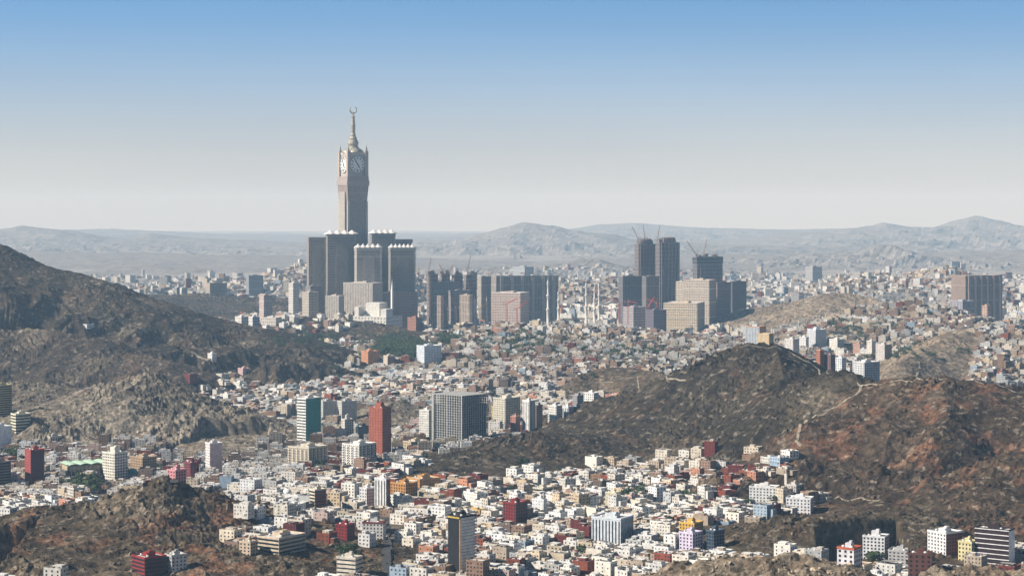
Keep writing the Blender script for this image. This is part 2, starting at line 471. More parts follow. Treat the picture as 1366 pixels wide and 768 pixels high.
def rock_material():
    m, n, l, b = new_mat('rock_ground')
    at = n.new('ShaderNodeAttribute'); at.attribute_name = 'Col'
    geo = n.new('ShaderNodeNewGeometry')
    pos = geo.outputs['Position']
    n1 = noise_tex(n, l, 0.012, pos, 6, 0.65)
    n2 = noise_tex(n, l, 0.11, pos, 6, 0.7)
    n3 = noise_tex(n, l, 0.5, pos, 3, 0.7)
    k = mth(n, l, 'MULTIPLY', ramp(n, l, n1, 0.3, 0.7, 0.65, 1.35), ramp(n, l, n2, 0.35, 0.65, 0.35, 1.75))
    k = mth(n, l, 'MULTIPLY', k, ramp(n, l, n3, 0.3, 0.7, 0.6, 1.4))
    # pale boulders and weathered faces, also painted sunlit speckle
    v = n.new('ShaderNodeTexVoronoi'); v.inputs['Scale'].default_value = 0.16; l.new(pos, v.inputs['Vector'])
    sep = n.new('ShaderNodeSeparateColor'); l.new(v.outputs['Color'], sep.inputs[0])
    pale = mth(n, l, 'MULTIPLY', ramp(n, l, sep.outputs[0], 0.80, 0.9), ramp(n, l, n2, 0.45, 0.6))
    dk = ramp(n, l, sep.outputs[1], 0.78, 0.95)
    c = n.new('ShaderNodeVectorMath'); c.operation = 'SCALE'
    l.new(at.outputs['Color'], c.inputs[0]); l.new(k, c.inputs['Scale'])
    col = mixc(n, l, mth(n, l, 'MULTIPLY', pale, 0.55), c.outputs[0], (0.38, 0.33, 0.26))
    col = mixc(n, l, mth(n, l, 'MULTIPLY', dk, 0.5), col, (0.045, 0.037, 0.03))
    l.new(col, b.inputs['Base Color'])
    b.inputs['Roughness'].default_value = 0.95
    b.inputs['Specular IOR Level'].default_value = 0.1
    bp = n.new('ShaderNodeBump'); bp.inputs['Strength'].default_value = 1.0; bp.inputs['Distance'].default_value = 1.6
    bm_ = mth(n, l, 'ADD', n2, mth(n, l, 'MULTIPLY', n3, 0.5))
    bm_ = mth(n, l, 'ADD', bm_, mth(n, l, 'MULTIPLY', v.outputs['Distance'], -0.12))
    am = n.new('ShaderNodeAttribute'); am.attribute_name = 'rockiness'
    l.new(bm_, bp.inputs['Height'])
    l.new(ramp(n, l, am.outputs['Fac'], 0, 1, 0.15, 1.0), bp.inputs['Strength'])
    l.new(bp.outputs[0], b.inputs['Normal'])
    return m


def building_material():
    m, n, l, b = new_mat('painted_masonry')
    col = n.new('ShaderNodeAttribute'); col.attribute_name = 'Col'
    win = n.new('ShaderNodeAttribute'); win.attribute_name = 'win'
    uv = n.new('ShaderNodeUVMap'); uv.uv_map = 'UVMap'
    su = n.new('ShaderNodeSeparateXYZ'); l.new(uv.outputs[0], su.inputs[0])
    sw = n.new('ShaderNodeSeparateColor'); l.new(win.outputs['Color'], sw.inputs[0])
    # u, v already in window cells; win = (fill u, fill v, darkness)
    fu_ = mth(n, l, 'ABSOLUTE', mth(n, l, 'SUBTRACT', mth(n, l, 'FRACT', su.outputs[0]), 0.5))
    fv_ = mth(n, l, 'ABSOLUTE', mth(n, l, 'SUBTRACT', mth(n, l, 'FRACT', su.outputs[1]), 0.5))
    mu = mth(n, l, 'LESS_THAN', fu_, mth(n, l, 'MULTIPLY', sw.outputs[0], 0.5))
    mv = mth(n, l, 'LESS_THAN', fv_, mth(n, l, 'MULTIPLY', sw.outputs[1], 0.5))
    cell = n.new('ShaderNodeCombineXYZ')
    l.new(mth(n, l, 'FLOOR', su.outputs[0]), cell.inputs[0]); l.new(mth(n, l, 'FLOOR', su.outputs[1]), cell.inputs[1])
    l.new(mth(n, l, 'MULTIPLY', col.outputs['Fac'], 913.0), cell.inputs[2])
    wn_ = n.new('ShaderNodeTexWhiteNoise'); l.new(cell.outputs[0], wn_.inputs['Vector'])
    mask = mth(n, l, 'MULTIPLY', mu, mv)
    dark = mth(n, l, 'MULTIPLY', mask, mth(n, l, 'MULTIPLY', sw.outputs[2], ramp(n, l, wn_.outputs['Value'], 0, 1, 0.6, 1.0)))
    geo = n.new('ShaderNodeNewGeometry')
    s1 = noise_tex(n, l, 0.25, geo.outputs['Position'], 5, 0.7)
    c = n.new('ShaderNodeVectorMath'); c.operation = 'SCALE'
    l.new(col.outputs['Color'], c.inputs[0]); l.new(ramp(n, l, s1, 0.3, 0.7, 0.62, 1.12), c.inputs['Scale'])
    out = mixc(n, l, dark, c.outputs[0], (0.025, 0.03, 0.036))
    l.new(out, b.inputs['Base Color'])
    l.new(ramp(n, l, mask, 0, 1, 0.9, 0.35), b.inputs['Roughness'])
    return m


def flat_mat(name, col, rough=0.8, metal=0.0, var=0.12, scale=0.4):
    m, n, l, b = new_mat(name)
    geo = n.new('ShaderNodeNewGeometry')
    s1 = noise_tex(n, l, scale, geo.outputs['Position'], 3, 0.6)
    c = n.new('ShaderNodeVectorMath'); c.operation = 'SCALE'
    c.inputs[0].default_value = col
    l.new(ramp(n, l, s1, 0.3, 0.7, 1 - var, 1 + var), c.inputs['Scale'])
    l.new(c.outputs[0], b.inputs['Base Color'])
    b.inputs['Roughness'].default_value = rough
    b.inputs['Metallic'].default_value = metal
    return m


M_ROCK = rock_material()
M_BLD = building_material()
M_GLASS = flat_mat('window_glass', (0.02, 0.026, 0.032), 0.15, 0, 0.3, 0.9)
M_FRAME = flat_mat('window_frame', (0.55, 0.54, 0.52))
M_STEEL = flat_mat('crane_steel', (0.25, 0.13, 0.08), 0.6)
M_REDST = flat_mat('red_steel', (0.5, 0.08, 0.05), 0.6)
M_GOLD = flat_mat('gilded_bronze', (0.36, 0.33, 0.26), 0.45, 0.3)
M_WHITE = flat_mat('white_paint', (0.78, 0.77, 0.74))
M_TENT = flat_mat('tent_fabric', (0.62, 0.61, 0.59))
M_LEAF = flat_mat('leaves', (0.045, 0.07, 0.028), 0.8, 0, 0.4, 0.6)
M_BARK = flat_mat('bark', (0.12, 0.09, 0.06))
M_PATH = flat_mat('path_dust', (0.30, 0.26, 0.20), 0.95, 0, 0.35, 0.15)
M_ROAD = flat_mat('asphalt', (0.06, 0.06, 0.06), 0.9, 0, 0.15, 0.1)
M_TEAL = flat_mat('teal_tiles', (0.08, 0.36, 0.33), 0.5)
M_DIAL = flat_mat('clock_dial', (0.80, 0.80, 0.76), 0.5)
M_HAND = flat_mat('clock_hand', (0.04, 0.05, 0.05), 0.5)
M_CAR = flat_mat('car_paint', (0.5, 0.5, 0.5), 0.35)


# ------------------------------------------------------------------ mesh helpers
def mesh_from(name, V, Fq, mat, attrs=None, uv=None, smooth=False):
    me = bpy.data.meshes.new(name)
    V = np.asarray(V, np.float32)
    Fq = np.asarray(Fq, np.int32)
    nf, k = Fq.shape
    me.vertices.add(len(V)); me.vertices.foreach_set('co', V.ravel())
    me.loops.add(nf * k); me.loops.foreach_set('vertex_index', Fq.ravel())
    me.polygons.add(nf)
    me.polygons.foreach_set('loop_start', np.arange(0, nf * k, k, dtype=np.int32))
    me.polygons.foreach_set('use_smooth', np.full(nf, smooth, bool))
    if uv is not None:
        ul = me.uv_layers.new(name='UVMap')
        ul.data.foreach_set('uv', np.asarray(uv, np.float32).ravel())
    for (an, typ, dom, dat) in (attrs or []):
        a = me.attributes.new(an, typ, dom)
        a.data.foreach_set('color' if typ == 'FLOAT_COLOR' else 'value', np.asarray(dat, np.float32).ravel())
    me.update(calc_edges=True)
    for mm in (mat if isinstance(mat, (list, tuple)) else [mat]):
        me.materials.append(mm)
    return me


def link(name, me, parent=None, loc=(0, 0, 0), rz=0.0, scale=None):
    o = bpy.data.objects.new(name, me)
    COL.objects.link(o)
    o.location = loc
    if rz:
        o.rotation_euler = (0, 0, rz)
    if scale is not None:
        o.scale = scale
    if parent is not None:
        o.parent = parent
    return o


def props(o, label=None, cat=None, group=None, kind=None):
    if label: o['label'] = label
    if cat: o['category'] = cat
    if group: o['group'] = group
    if kind: o['kind'] = kind
    return o


def root(name, label, cat, loc, rz=0.0, group=None):
    o = bpy.data.objects.new(name, None)
    o.empty_display_size = 2
    COL.objects.link(o)
    o.location = loc; o.rotation_euler = (0, 0, rz)
    return props(o, label, cat, group)


# --- box soup with per-face colour, window cells
_BV = np.array([(-1, -1, 0), (1, -1, 0), (1, 1, 0), (-1, 1, 0), (-1, -1, 1), (1, -1, 1), (1, 1, 1), (-1, 1, 1)], float)
_BF = np.array([(0, 1, 5, 4), (1, 2, 6, 5), (2, 3, 7, 6), (3, 0, 4, 7), (4, 5, 6, 7), (3, 2, 1, 0)])


class Boxes:
    """collects boxes; every row: cx cy z0 z1 w d rot | wall rgb | roof rgb | fill u, fill v, dark, cell u, cell v"""
    def __init__(s):
        s.rows = []; s.taper = []

    def add(s, cx, cy, z0, z1, w, d, rot=0.0, col=(0.5, 0.5, 0.5), roof=None, win=(0, 0, 0), cell=(3.2, 3.2), tp=1.0):
        s.rows.append((cx, cy, z0, z1, w, d, rot, *col, *(roof or col), *win, *cell))
        s.taper.append(tp)

    def mesh(s, name, mat=None, bottom=True):
        A = np.array(s.rows, float)
        N = len(A)
        tp = np.array(s.taper)
        nfc = 6 if bottom else 5
        V = np.repeat(_BV[None], N, 0).copy()
        V[:, 4:, :2] *= tp[:, None, None]
        V[..., 0] *= A[:, 4, None] / 2; V[..., 1] *= A[:, 5, None] / 2
        V[..., 2] = A[:, 2, None] + V[..., 2] * (A[:, 3] - A[:, 2])[:, None]
        c, q = np.cos(A[:, 6])[:, None], np.sin(A[:, 6])[:, None]
        X = V[..., 0] * c - V[..., 1] * q + A[:, 0, None]
        Yy = V[..., 0] * q + V[..., 1] * c + A[:, 1, None]
        V[..., 0] = X; V[..., 1] = Yy
        Fc = _BF[:nfc][None] + (np.arange(N) * 8)[:, None, None]
        colr = np.ones((N, nfc, 4)); colr[:, :4, :3] = A[:, None, 7:10]; colr[:, 4:, :3] = A[:, None, 10:13]
        w = np.zeros((N, nfc, 4)); w[:, :4, :3] = A[:, None, 13:16]
        h = A[:, 3] - A[:, 2]
        cu = A[:, 16]; cv = A[:, 17]
        nu = np.stack([np.maximum(1, np.round(A[:, 4] / cu)), np.maximum(1, np.round(A[:, 5] / cu))] * 2, 1)
        nv = np.maximum(1, np.round(h / cv))
        uv = np.zeros((N, nfc, 4, 2))
        uv[:, :4, 1, 0] = nu; uv[:, :4, 2, 0] = nu
        uv[:, :4, 2, 1] = nv[:, None]; uv[:, :4, 3, 1] = nv[:, None]
        off = (np.arange(N) * 13 % 97)[:, None, None]
        uv[..., 0] += off
        return mesh_from(name, V.reshape(-1, 3), Fc.reshape(-1, 4), mat or M_BLD,
                         [('Col', 'FLOAT_COLOR', 'FACE', colr.reshape(-1, 4)), ('win', 'FLOAT_COLOR', 'FACE', w.reshape(-1, 4))], uv.reshape(-1, 2))


def lathe(name, prof, mat, seg=16, smooth=True, col=None):
    V = []; Fq = []
    for r_, z in prof:
        for k in range(seg):
            a = 2 * math.pi * k / seg
            V.append((r_ * math.cos(a), r_ * math.sin(a), z))
    for i in range(len(prof) - 1):
        for k in range(seg):
            k2 = (k + 1) % seg
            Fq.append((i * seg + k, i * seg + k2, (i + 1) * seg + k2, (i + 1) * seg + k))
    at = uv = None
    if col is not None:
        nf = len(Fq)
        at = [('Col', 'FLOAT_COLOR', 'FACE', np.tile(np.array((*col, 1.0)), (nf, 1))), ('win', 'FLOAT_COLOR', 'FACE', np.zeros((nf, 4)))]
        uv = np.zeros((nf * 4, 2))
    return mesh_from(name, V, Fq, mat, at, uv, smooth)


def bar(V, Fq, a, b, r_):
    """square bar from a to b appended to lists"""
    a = Vector(a); b = Vector(b); d = (b - a).normalized()
    s = d.cross(Vector((0, 0, 1)))
    if s.length < 1e-3: s = Vector((1, 0, 0))
    s.normalize(); t = d.cross(s)
    i = len(V)
    for p in (a, b):
        for (x, y) in ((-1, -1), (1, -1), (1, 1), (-1, 1)):
            V.append(tuple(p + s * x * r_ + t * y * r_))
    for k in range(4):
        k2 = (k + 1) % 4
        Fq.append((i + k, i + k2, i + 4 + k2, i + 4 + k))
    Fq.append((i + 3, i + 2, i + 1, i)); Fq.append((i + 4, i + 5, i + 6, i + 7))


# ------------------------------------------------------------------ terrain meshes, one per named landform
def sheet(X, Y, Z, ids, names, cols, rocks, extra=None):
    nr, nc = X.shape
    V = np.stack([X, Y, Z], -1).reshape(-1, 3)
    idx = np.arange(nr * nc).reshape(nr, nc)
    Q = np.stack([idx[:-1, :-1], idx[:-1, 1:], idx[1:, 1:], idx[1:, :-1]], -1).reshape(-1, 4)
    vid = ids.ravel()
    fid = vid[Q[:, 0]]
    colv = cols[vid]
    rk = rocks[vid]
    if extra is not None:
        colv = extra(V, colv, vid)
    uniq = {}
    for i, nm in enumerate(names):
        uniq.setdefault(nm, []).append(i)
    uniq.setdefault('ground', []).append(-1)
    for nm, ii in uniq.items():
        fm = np.isin(fid, ii)
        if not fm.any():
            continue
        q = Q[fm]
        u, inv = np.unique(q, return_inverse=True)
        inv = inv.reshape(q.shape)
        c4 = np.ones((len(u), 4)); c4[:, :3] = colv[u]
        me = mesh_from(nm, V[u], inv, M_ROCK, [('Col', 'FLOAT_COLOR', 'POINT', c4), ('rockiness', 'FLOAT', 'POINT', rk[u])])
        props(link(nm, me), kind='structure')


def tint(V, colv, vid):
    x, y = V[:, 0], V[:, 1]
    n = fbm(x, y, 180, 5, seed=120, gain=0.6)
    n2 = fbm(x, y, 60, 4, seed=130, gain=0.6)
    out = colv * (1 + 0.35 * n[:, None])
    rust = sstep(0.25, 0.6, n2 + 0.3 * n)
    isred = np.isin(vid, [i for i, h in enumerate(HILLS) if h['name'] in ('red_mountain', 'front_hill')])
    k = (rust * np.where(isred, 0.7, 0.15))[:, None]
    out = out * (1 - k) + np.array((0.17, 0.085, 0.048)) * k
    sand = sstep(0.35, 0.8, fbm(x, y, 120, 4, seed=140) - 0.3 * n)
    k = (0.45 * sand * (vid >= 0))[:, None]
    out = out * (1 - k) + np.array((0.17, 0.14, 0.10)) * k
    return np.clip(out, 0.01, 0.8)


cols = np.array([h['col'] for h in HILLS] + [(0.105, 0.09, 0.072)])
rocks = np.array([min(1.0, h['rock']) for h in HILLS] + [0.1])
sheet(XX, YY, HH, IDD, [h['name'] for h in HILLS], cols, rocks, tint)
fcols = np.array([(0.215, 0.205, 0.195) for h in FAR] + [(0.30, 0.28, 0.26)])
sheet(FX, FY, FH, FID, [h['name'] for h in FAR], fcols, np.array([1.0] * len(FAR) + [0.1]))

# ------------------------------------------------------------------ unit parts shared by many buildings
def unit_window():
    b = Boxes()
    b.add(0, -0.0, 0, 1, 1.0, 0.5, col=(0.02, 0.025, 0.03))
    me = b.mesh('window_pane', M_GLASS)
    return me


def box_attr(col, mat=None, name='box'):
    b = Boxes(); b.add(0, 0, 0, 1, 1, 1, col=col)
    return b.mesh(name, mat)


WIN = unit_window()
_unit = {}


def unit(col):
    k = tuple(round(c, 2) for c in col)
    if k not in _unit:
        _unit[k] = box_attr(k, name='unit_part')
    return _unit[k]


TANK = {c: lathe('tank', [(0.0, 0), (0.5, 0), (0.5, 0.85), (0.25, 1.0), (0.0, 1.0)], M_BLD, 10, True, c) for c in ((0.75, 0.75, 0.72), (0.06, 0.06, 0.06), (0.35, 0.45, 0.5))}


class Budget:
    """up to 100 single parts of one name on a thing, the rest in one stuff part"""
    def __init__(s, parent, name, mesh, cap=100):
        s.p = parent; s.n = name; s.m = mesh; s.cap = cap; s.k = 0; s.items = []

    def add(s, x, y, z, w, d, h, rz=0.0, size=1.0):
        s.items.append((size, x, y, z, w, d, h, rz))

    def done(s):
        it = sorted(s.items, key=lambda t: -t[0])
        for (_, x, y, z, w, d, h, rz) in it[:s.cap]:
            link(s.n, s.m, s.p, (x, y, z), rz, (w, d, h))
        rest = it[s.cap:]
        if rest:
            b = Boxes()
            for (_, x, y, z, w, d, h, rz) in rest:
                b.add(x, y, z, z + h, w, d * 0.5, rz, col=(0.02, 0.025, 0.03))
            props(link(s.n, b.mesh(s.n, M_GLASS if s.n == 'window' else None), s.p), kind='stuff')


# ------------------------------------------------------------------ landmark buildings, placed from the sight lines of their three upright edges
LMK = []      # (name phrase, x, y, radius) for labels and for keeping houses clear
OCC = []      # screen rectangles of big buildings for the visibility estimate


def place(xl, xc, xr, yt, yb, a=35.0, Y=None, D=None):
    """returns root location, rz, W, D, H"""
    if Y is None:
        gx, Y, gz = hit(xc if xc > 5 else 5, yb)
    elif Y < 5000:
        # a guessed distance that would leave the foot hanging in view gives way to where the ground really is
        x_ = (xc - CX) / F * Y
        foot = min(HY + (CZ - float(ground_z(x_, Y)[0])) * F / Y, float(env_row(np.array([x_]), np.array([float(Y)]))[0]))
        if foot - yb > 3:
            Yh = hit(xc, yb)[1]
            if 0.6 * Y < Yh < 1.6 * Y:
                Y = Yh
    s = Y / F
    a_ = R(a)
    W = max((xc - xl) * s / math.cos(a_), 1.0)
    Dd = D if D is not None else max((xr - xc) * s / math.sin(a_), 6.0)
    cx, cyy, _ = pt(xc, yb, Y)
    rz = -a_
    lx, ly = W / 2, -Dd / 2
    ox = cx - (lx * math.cos(rz) - ly * math.sin(rz))
    oy = cyy - (lx * math.sin(rz) + ly * math.cos(rz))
    pts = [(ox + sx * W / 2 * math.cos(rz) - sy * Dd / 2 * math.sin(rz), oy + sx * W / 2 * math.sin(rz) + sy * Dd / 2 * math.cos(rz)) for sx in (-1, 1) for sy in (-1, 1)]
    gz = float(min(ground_z([p[0] for p in pts], [p[1] for p in pts])))
    ztop = CZ + (HY - yt) / F * Y
    zb = min(gz, CZ + (HY - yb) / F * Y) - 0.5
    return (ox, oy, zb), rz, W, Dd, ztop - zb


def register(short, loc, W, D, H):
    LMK.append((short, loc[0], loc[1], max(W, D) * 0.62))
    OCC.append((loc[0], loc[1], loc[2], W, D, H))


def tower(name, label, short, xl, xc, xr, yt, yb, a=35.0, Y=None, D=None, col=(0.7, 0.69, 0.66), side=None, nx=None, ny=None, wfill=(0.42, 0.5),
          style='windows', trim=None, pent=True, penth=3.5, group=None, base=None, cap=100, cat='building', roofc=(0.62, 0.6, 0.57), skip_side=False, crown=None, tanks=True, glass=None):
    loc, rz, W, Dd, H = place(xl, xc, xr, yt, yb, a, Y, D)
    t = root(name, label, cat, loc, rz, group)
    register(short, loc, W, Dd, H)
    near = loc[1] < 3300
    side = side or col
    b = Boxes()
    fl = 3.3
    nyy = ny or max(2, int(round(H / fl)))
    far_win = (wfill[0], wfill[1], 0.9) if not near else (0, 0, 0)
    # body
    if style == 'bands':
        far_win = (1.0, wfill[1], 0.92) if not near else (0, 0, 0)
    if style == 'strips':
        far_win = (wfill[0], 1.0, 0.85) if not near else (0, 0, 0)
    cu = W / (nx or max(2, round(W / 3.6)))
    ch = H / nyy
    if loc[1] > 4400:
        cu = max(cu, 5.0); ch = max(ch, 7.0)
    b.add(0, 0, 0, H, W, Dd, 0, col, roofc, far_win, (cu, ch))
    link('walls', b.mesh('walls'), t)
    if side != col:                       # own-coloured end wall, often with shade painted in, set 5 cm proud
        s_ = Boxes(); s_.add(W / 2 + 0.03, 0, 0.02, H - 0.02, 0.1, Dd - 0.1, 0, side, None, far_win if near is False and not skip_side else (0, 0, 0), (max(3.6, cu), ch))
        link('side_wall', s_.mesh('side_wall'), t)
    # roof edge
    p = Boxes(); pc = trim or tuple(min(0.82, c * 1.08) for c in col)
    hh = 1.3
    for (x, y, w, d) in ((0, -Dd / 2, W + 0.5, 0.5), (0, Dd / 2, W + 0.5, 0.5), (-W / 2, 0, 0.5, Dd - 0.5), (W / 2, 0, 0.5, Dd - 0.5)):
        p.add(x, y, H - 0.3, H + hh, w, d, 0, pc)
    link('parapet', p.mesh('parapet'), t)
    if pent:
        q = Boxes(); q.add(0, 0, H, H + penth, W * 0.34, Dd * 0.4, 0, col)
        q.add(W * 0.08, Dd * 0.02, H + penth, H + penth + 1.6, W * 0.14, Dd * 0.2, 0, col)
        link('stair_room', q.mesh('stair_room'), t)
        if tanks and near:
            for k in range(2):
                link('water_tank', TANK[(0.75, 0.75, 0.72)], t, (-W * 0.28 + k * W * 0.5, -Dd * 0.2, H + 0.02), 0, (2.2, 2.2, 1.9))
    if crown:
        q = Boxes(); q.add(0, 0, H + hh * 0.2, H + hh + crown[1], W * crown[0], Dd * crown[0], 0, side)
        link('penthouse', q.mesh('penthouse'), t)
    if near:
        bw = Budget(t, 'window', WIN, cap)
        nxx = nx or max(2, int(round(W / 3.6)))
        nd = max(1, int(round(Dd / 3.8)))
        fh = H / nyy
        if style in ('windows', 'balcony', 'bands'):
            for j in range(nyy):
                z = j * fh + fh * (0.5 - wfill[1] / 2)
                if style == 'bands':
                    bw.add(0, -Dd / 2 - 0.0, z, W * 0.985, 0.12, fh * wfill[1], 0, 3)
                    if not skip_side:
                        bw.add(W / 2 + 0.06, 0, z, Dd * 0.96, 0.16, fh * wfill[1], math.pi / 2, 2)
                    continue
                for i in range(nxx):
                    bw.add((i + 0.5) * W / nxx - W / 2, -Dd / 2, z, W / nxx * wfill[0], 0.14, fh * wfill[1], 0, 2)
                if not skip_side:
                    for i in range(nd):
                        bw.add(W / 2 + 0.05, (i + 0.5) * Dd / nd - Dd / 2, z, Dd / nd * wfill[0], 0.2, fh * wfill[1], math.pi / 2, 1)
        if style == 'strips':
            for i in range(nxx):
                bw.add((i + 0.5) * W / nxx - W / 2, -Dd / 2, fh * 0.8, W / nxx * wfill[0], 0.14, H - fh * 1.3, 0, 2)
            if not skip_side:
                for i in range(nd):
                    bw.add(W / 2 + 0.05, (i + 0.5) * Dd / nd - Dd / 2, fh * 0.8, Dd / nd * wfill[0], 0.2, H - fh * 1.3, math.pi / 2, 1)
        bw.done()
        if style == 'balcony':
            bc = Budget(t, 'balcony', unit(pc), 60)
            for j in range(1, nyy):
                for i in range(0, nxx, 2):
                    bc.add((i + 0.5) * W / nxx - W / 2, -Dd / 2 - 0.7, j * fh - 0.2, W / nxx * 0.95, 1.4, 1.1, 0, 2)
                if not skip_side:
                    for i in range(0, nd, 2):
                        bc.add(W / 2 + 0.7, (i + 0.5) * Dd / nd - Dd / 2, j * fh - 0.2, Dd / nd * 0.95, 1.4, 1.1, math.pi / 2, 1)
            bc.done()
    if base:
        q = Boxes(); q.add(0, 0, 0.05, base[0], W + 5, Dd + 5, 0, base[1])
        link('podium', q.mesh('podium'), t)
    return t, loc, rz, W, Dd, H

# ---- palette
WHT = (0.75, 0.725, 0.67); CRM = (0.62, 0.55, 0.44); BEI = (0.56, 0.46, 0.33); BRK = (0.23, 0.065, 0.038); DRD = (0.13, 0.028, 0.024)
GRY = (0.40, 0.40, 0.39); ORG = (0.55, 0.24, 0.07); PNK = (0.50, 0.38, 0.34); SAL = (0.52, 0.26, 0.17); TEA = (0.02, 0.24, 0.21); BLU = (0.30, 0.38, 0.46)
BLK = (0.02, 0.02, 0.022); DKB = (0.035, 0.05, 0.07); BRN = (0.24, 0.16, 0.11); LIL = (0.60, 0.54, 0.68)

B = 'apartment_building'
T = 'tower_block'
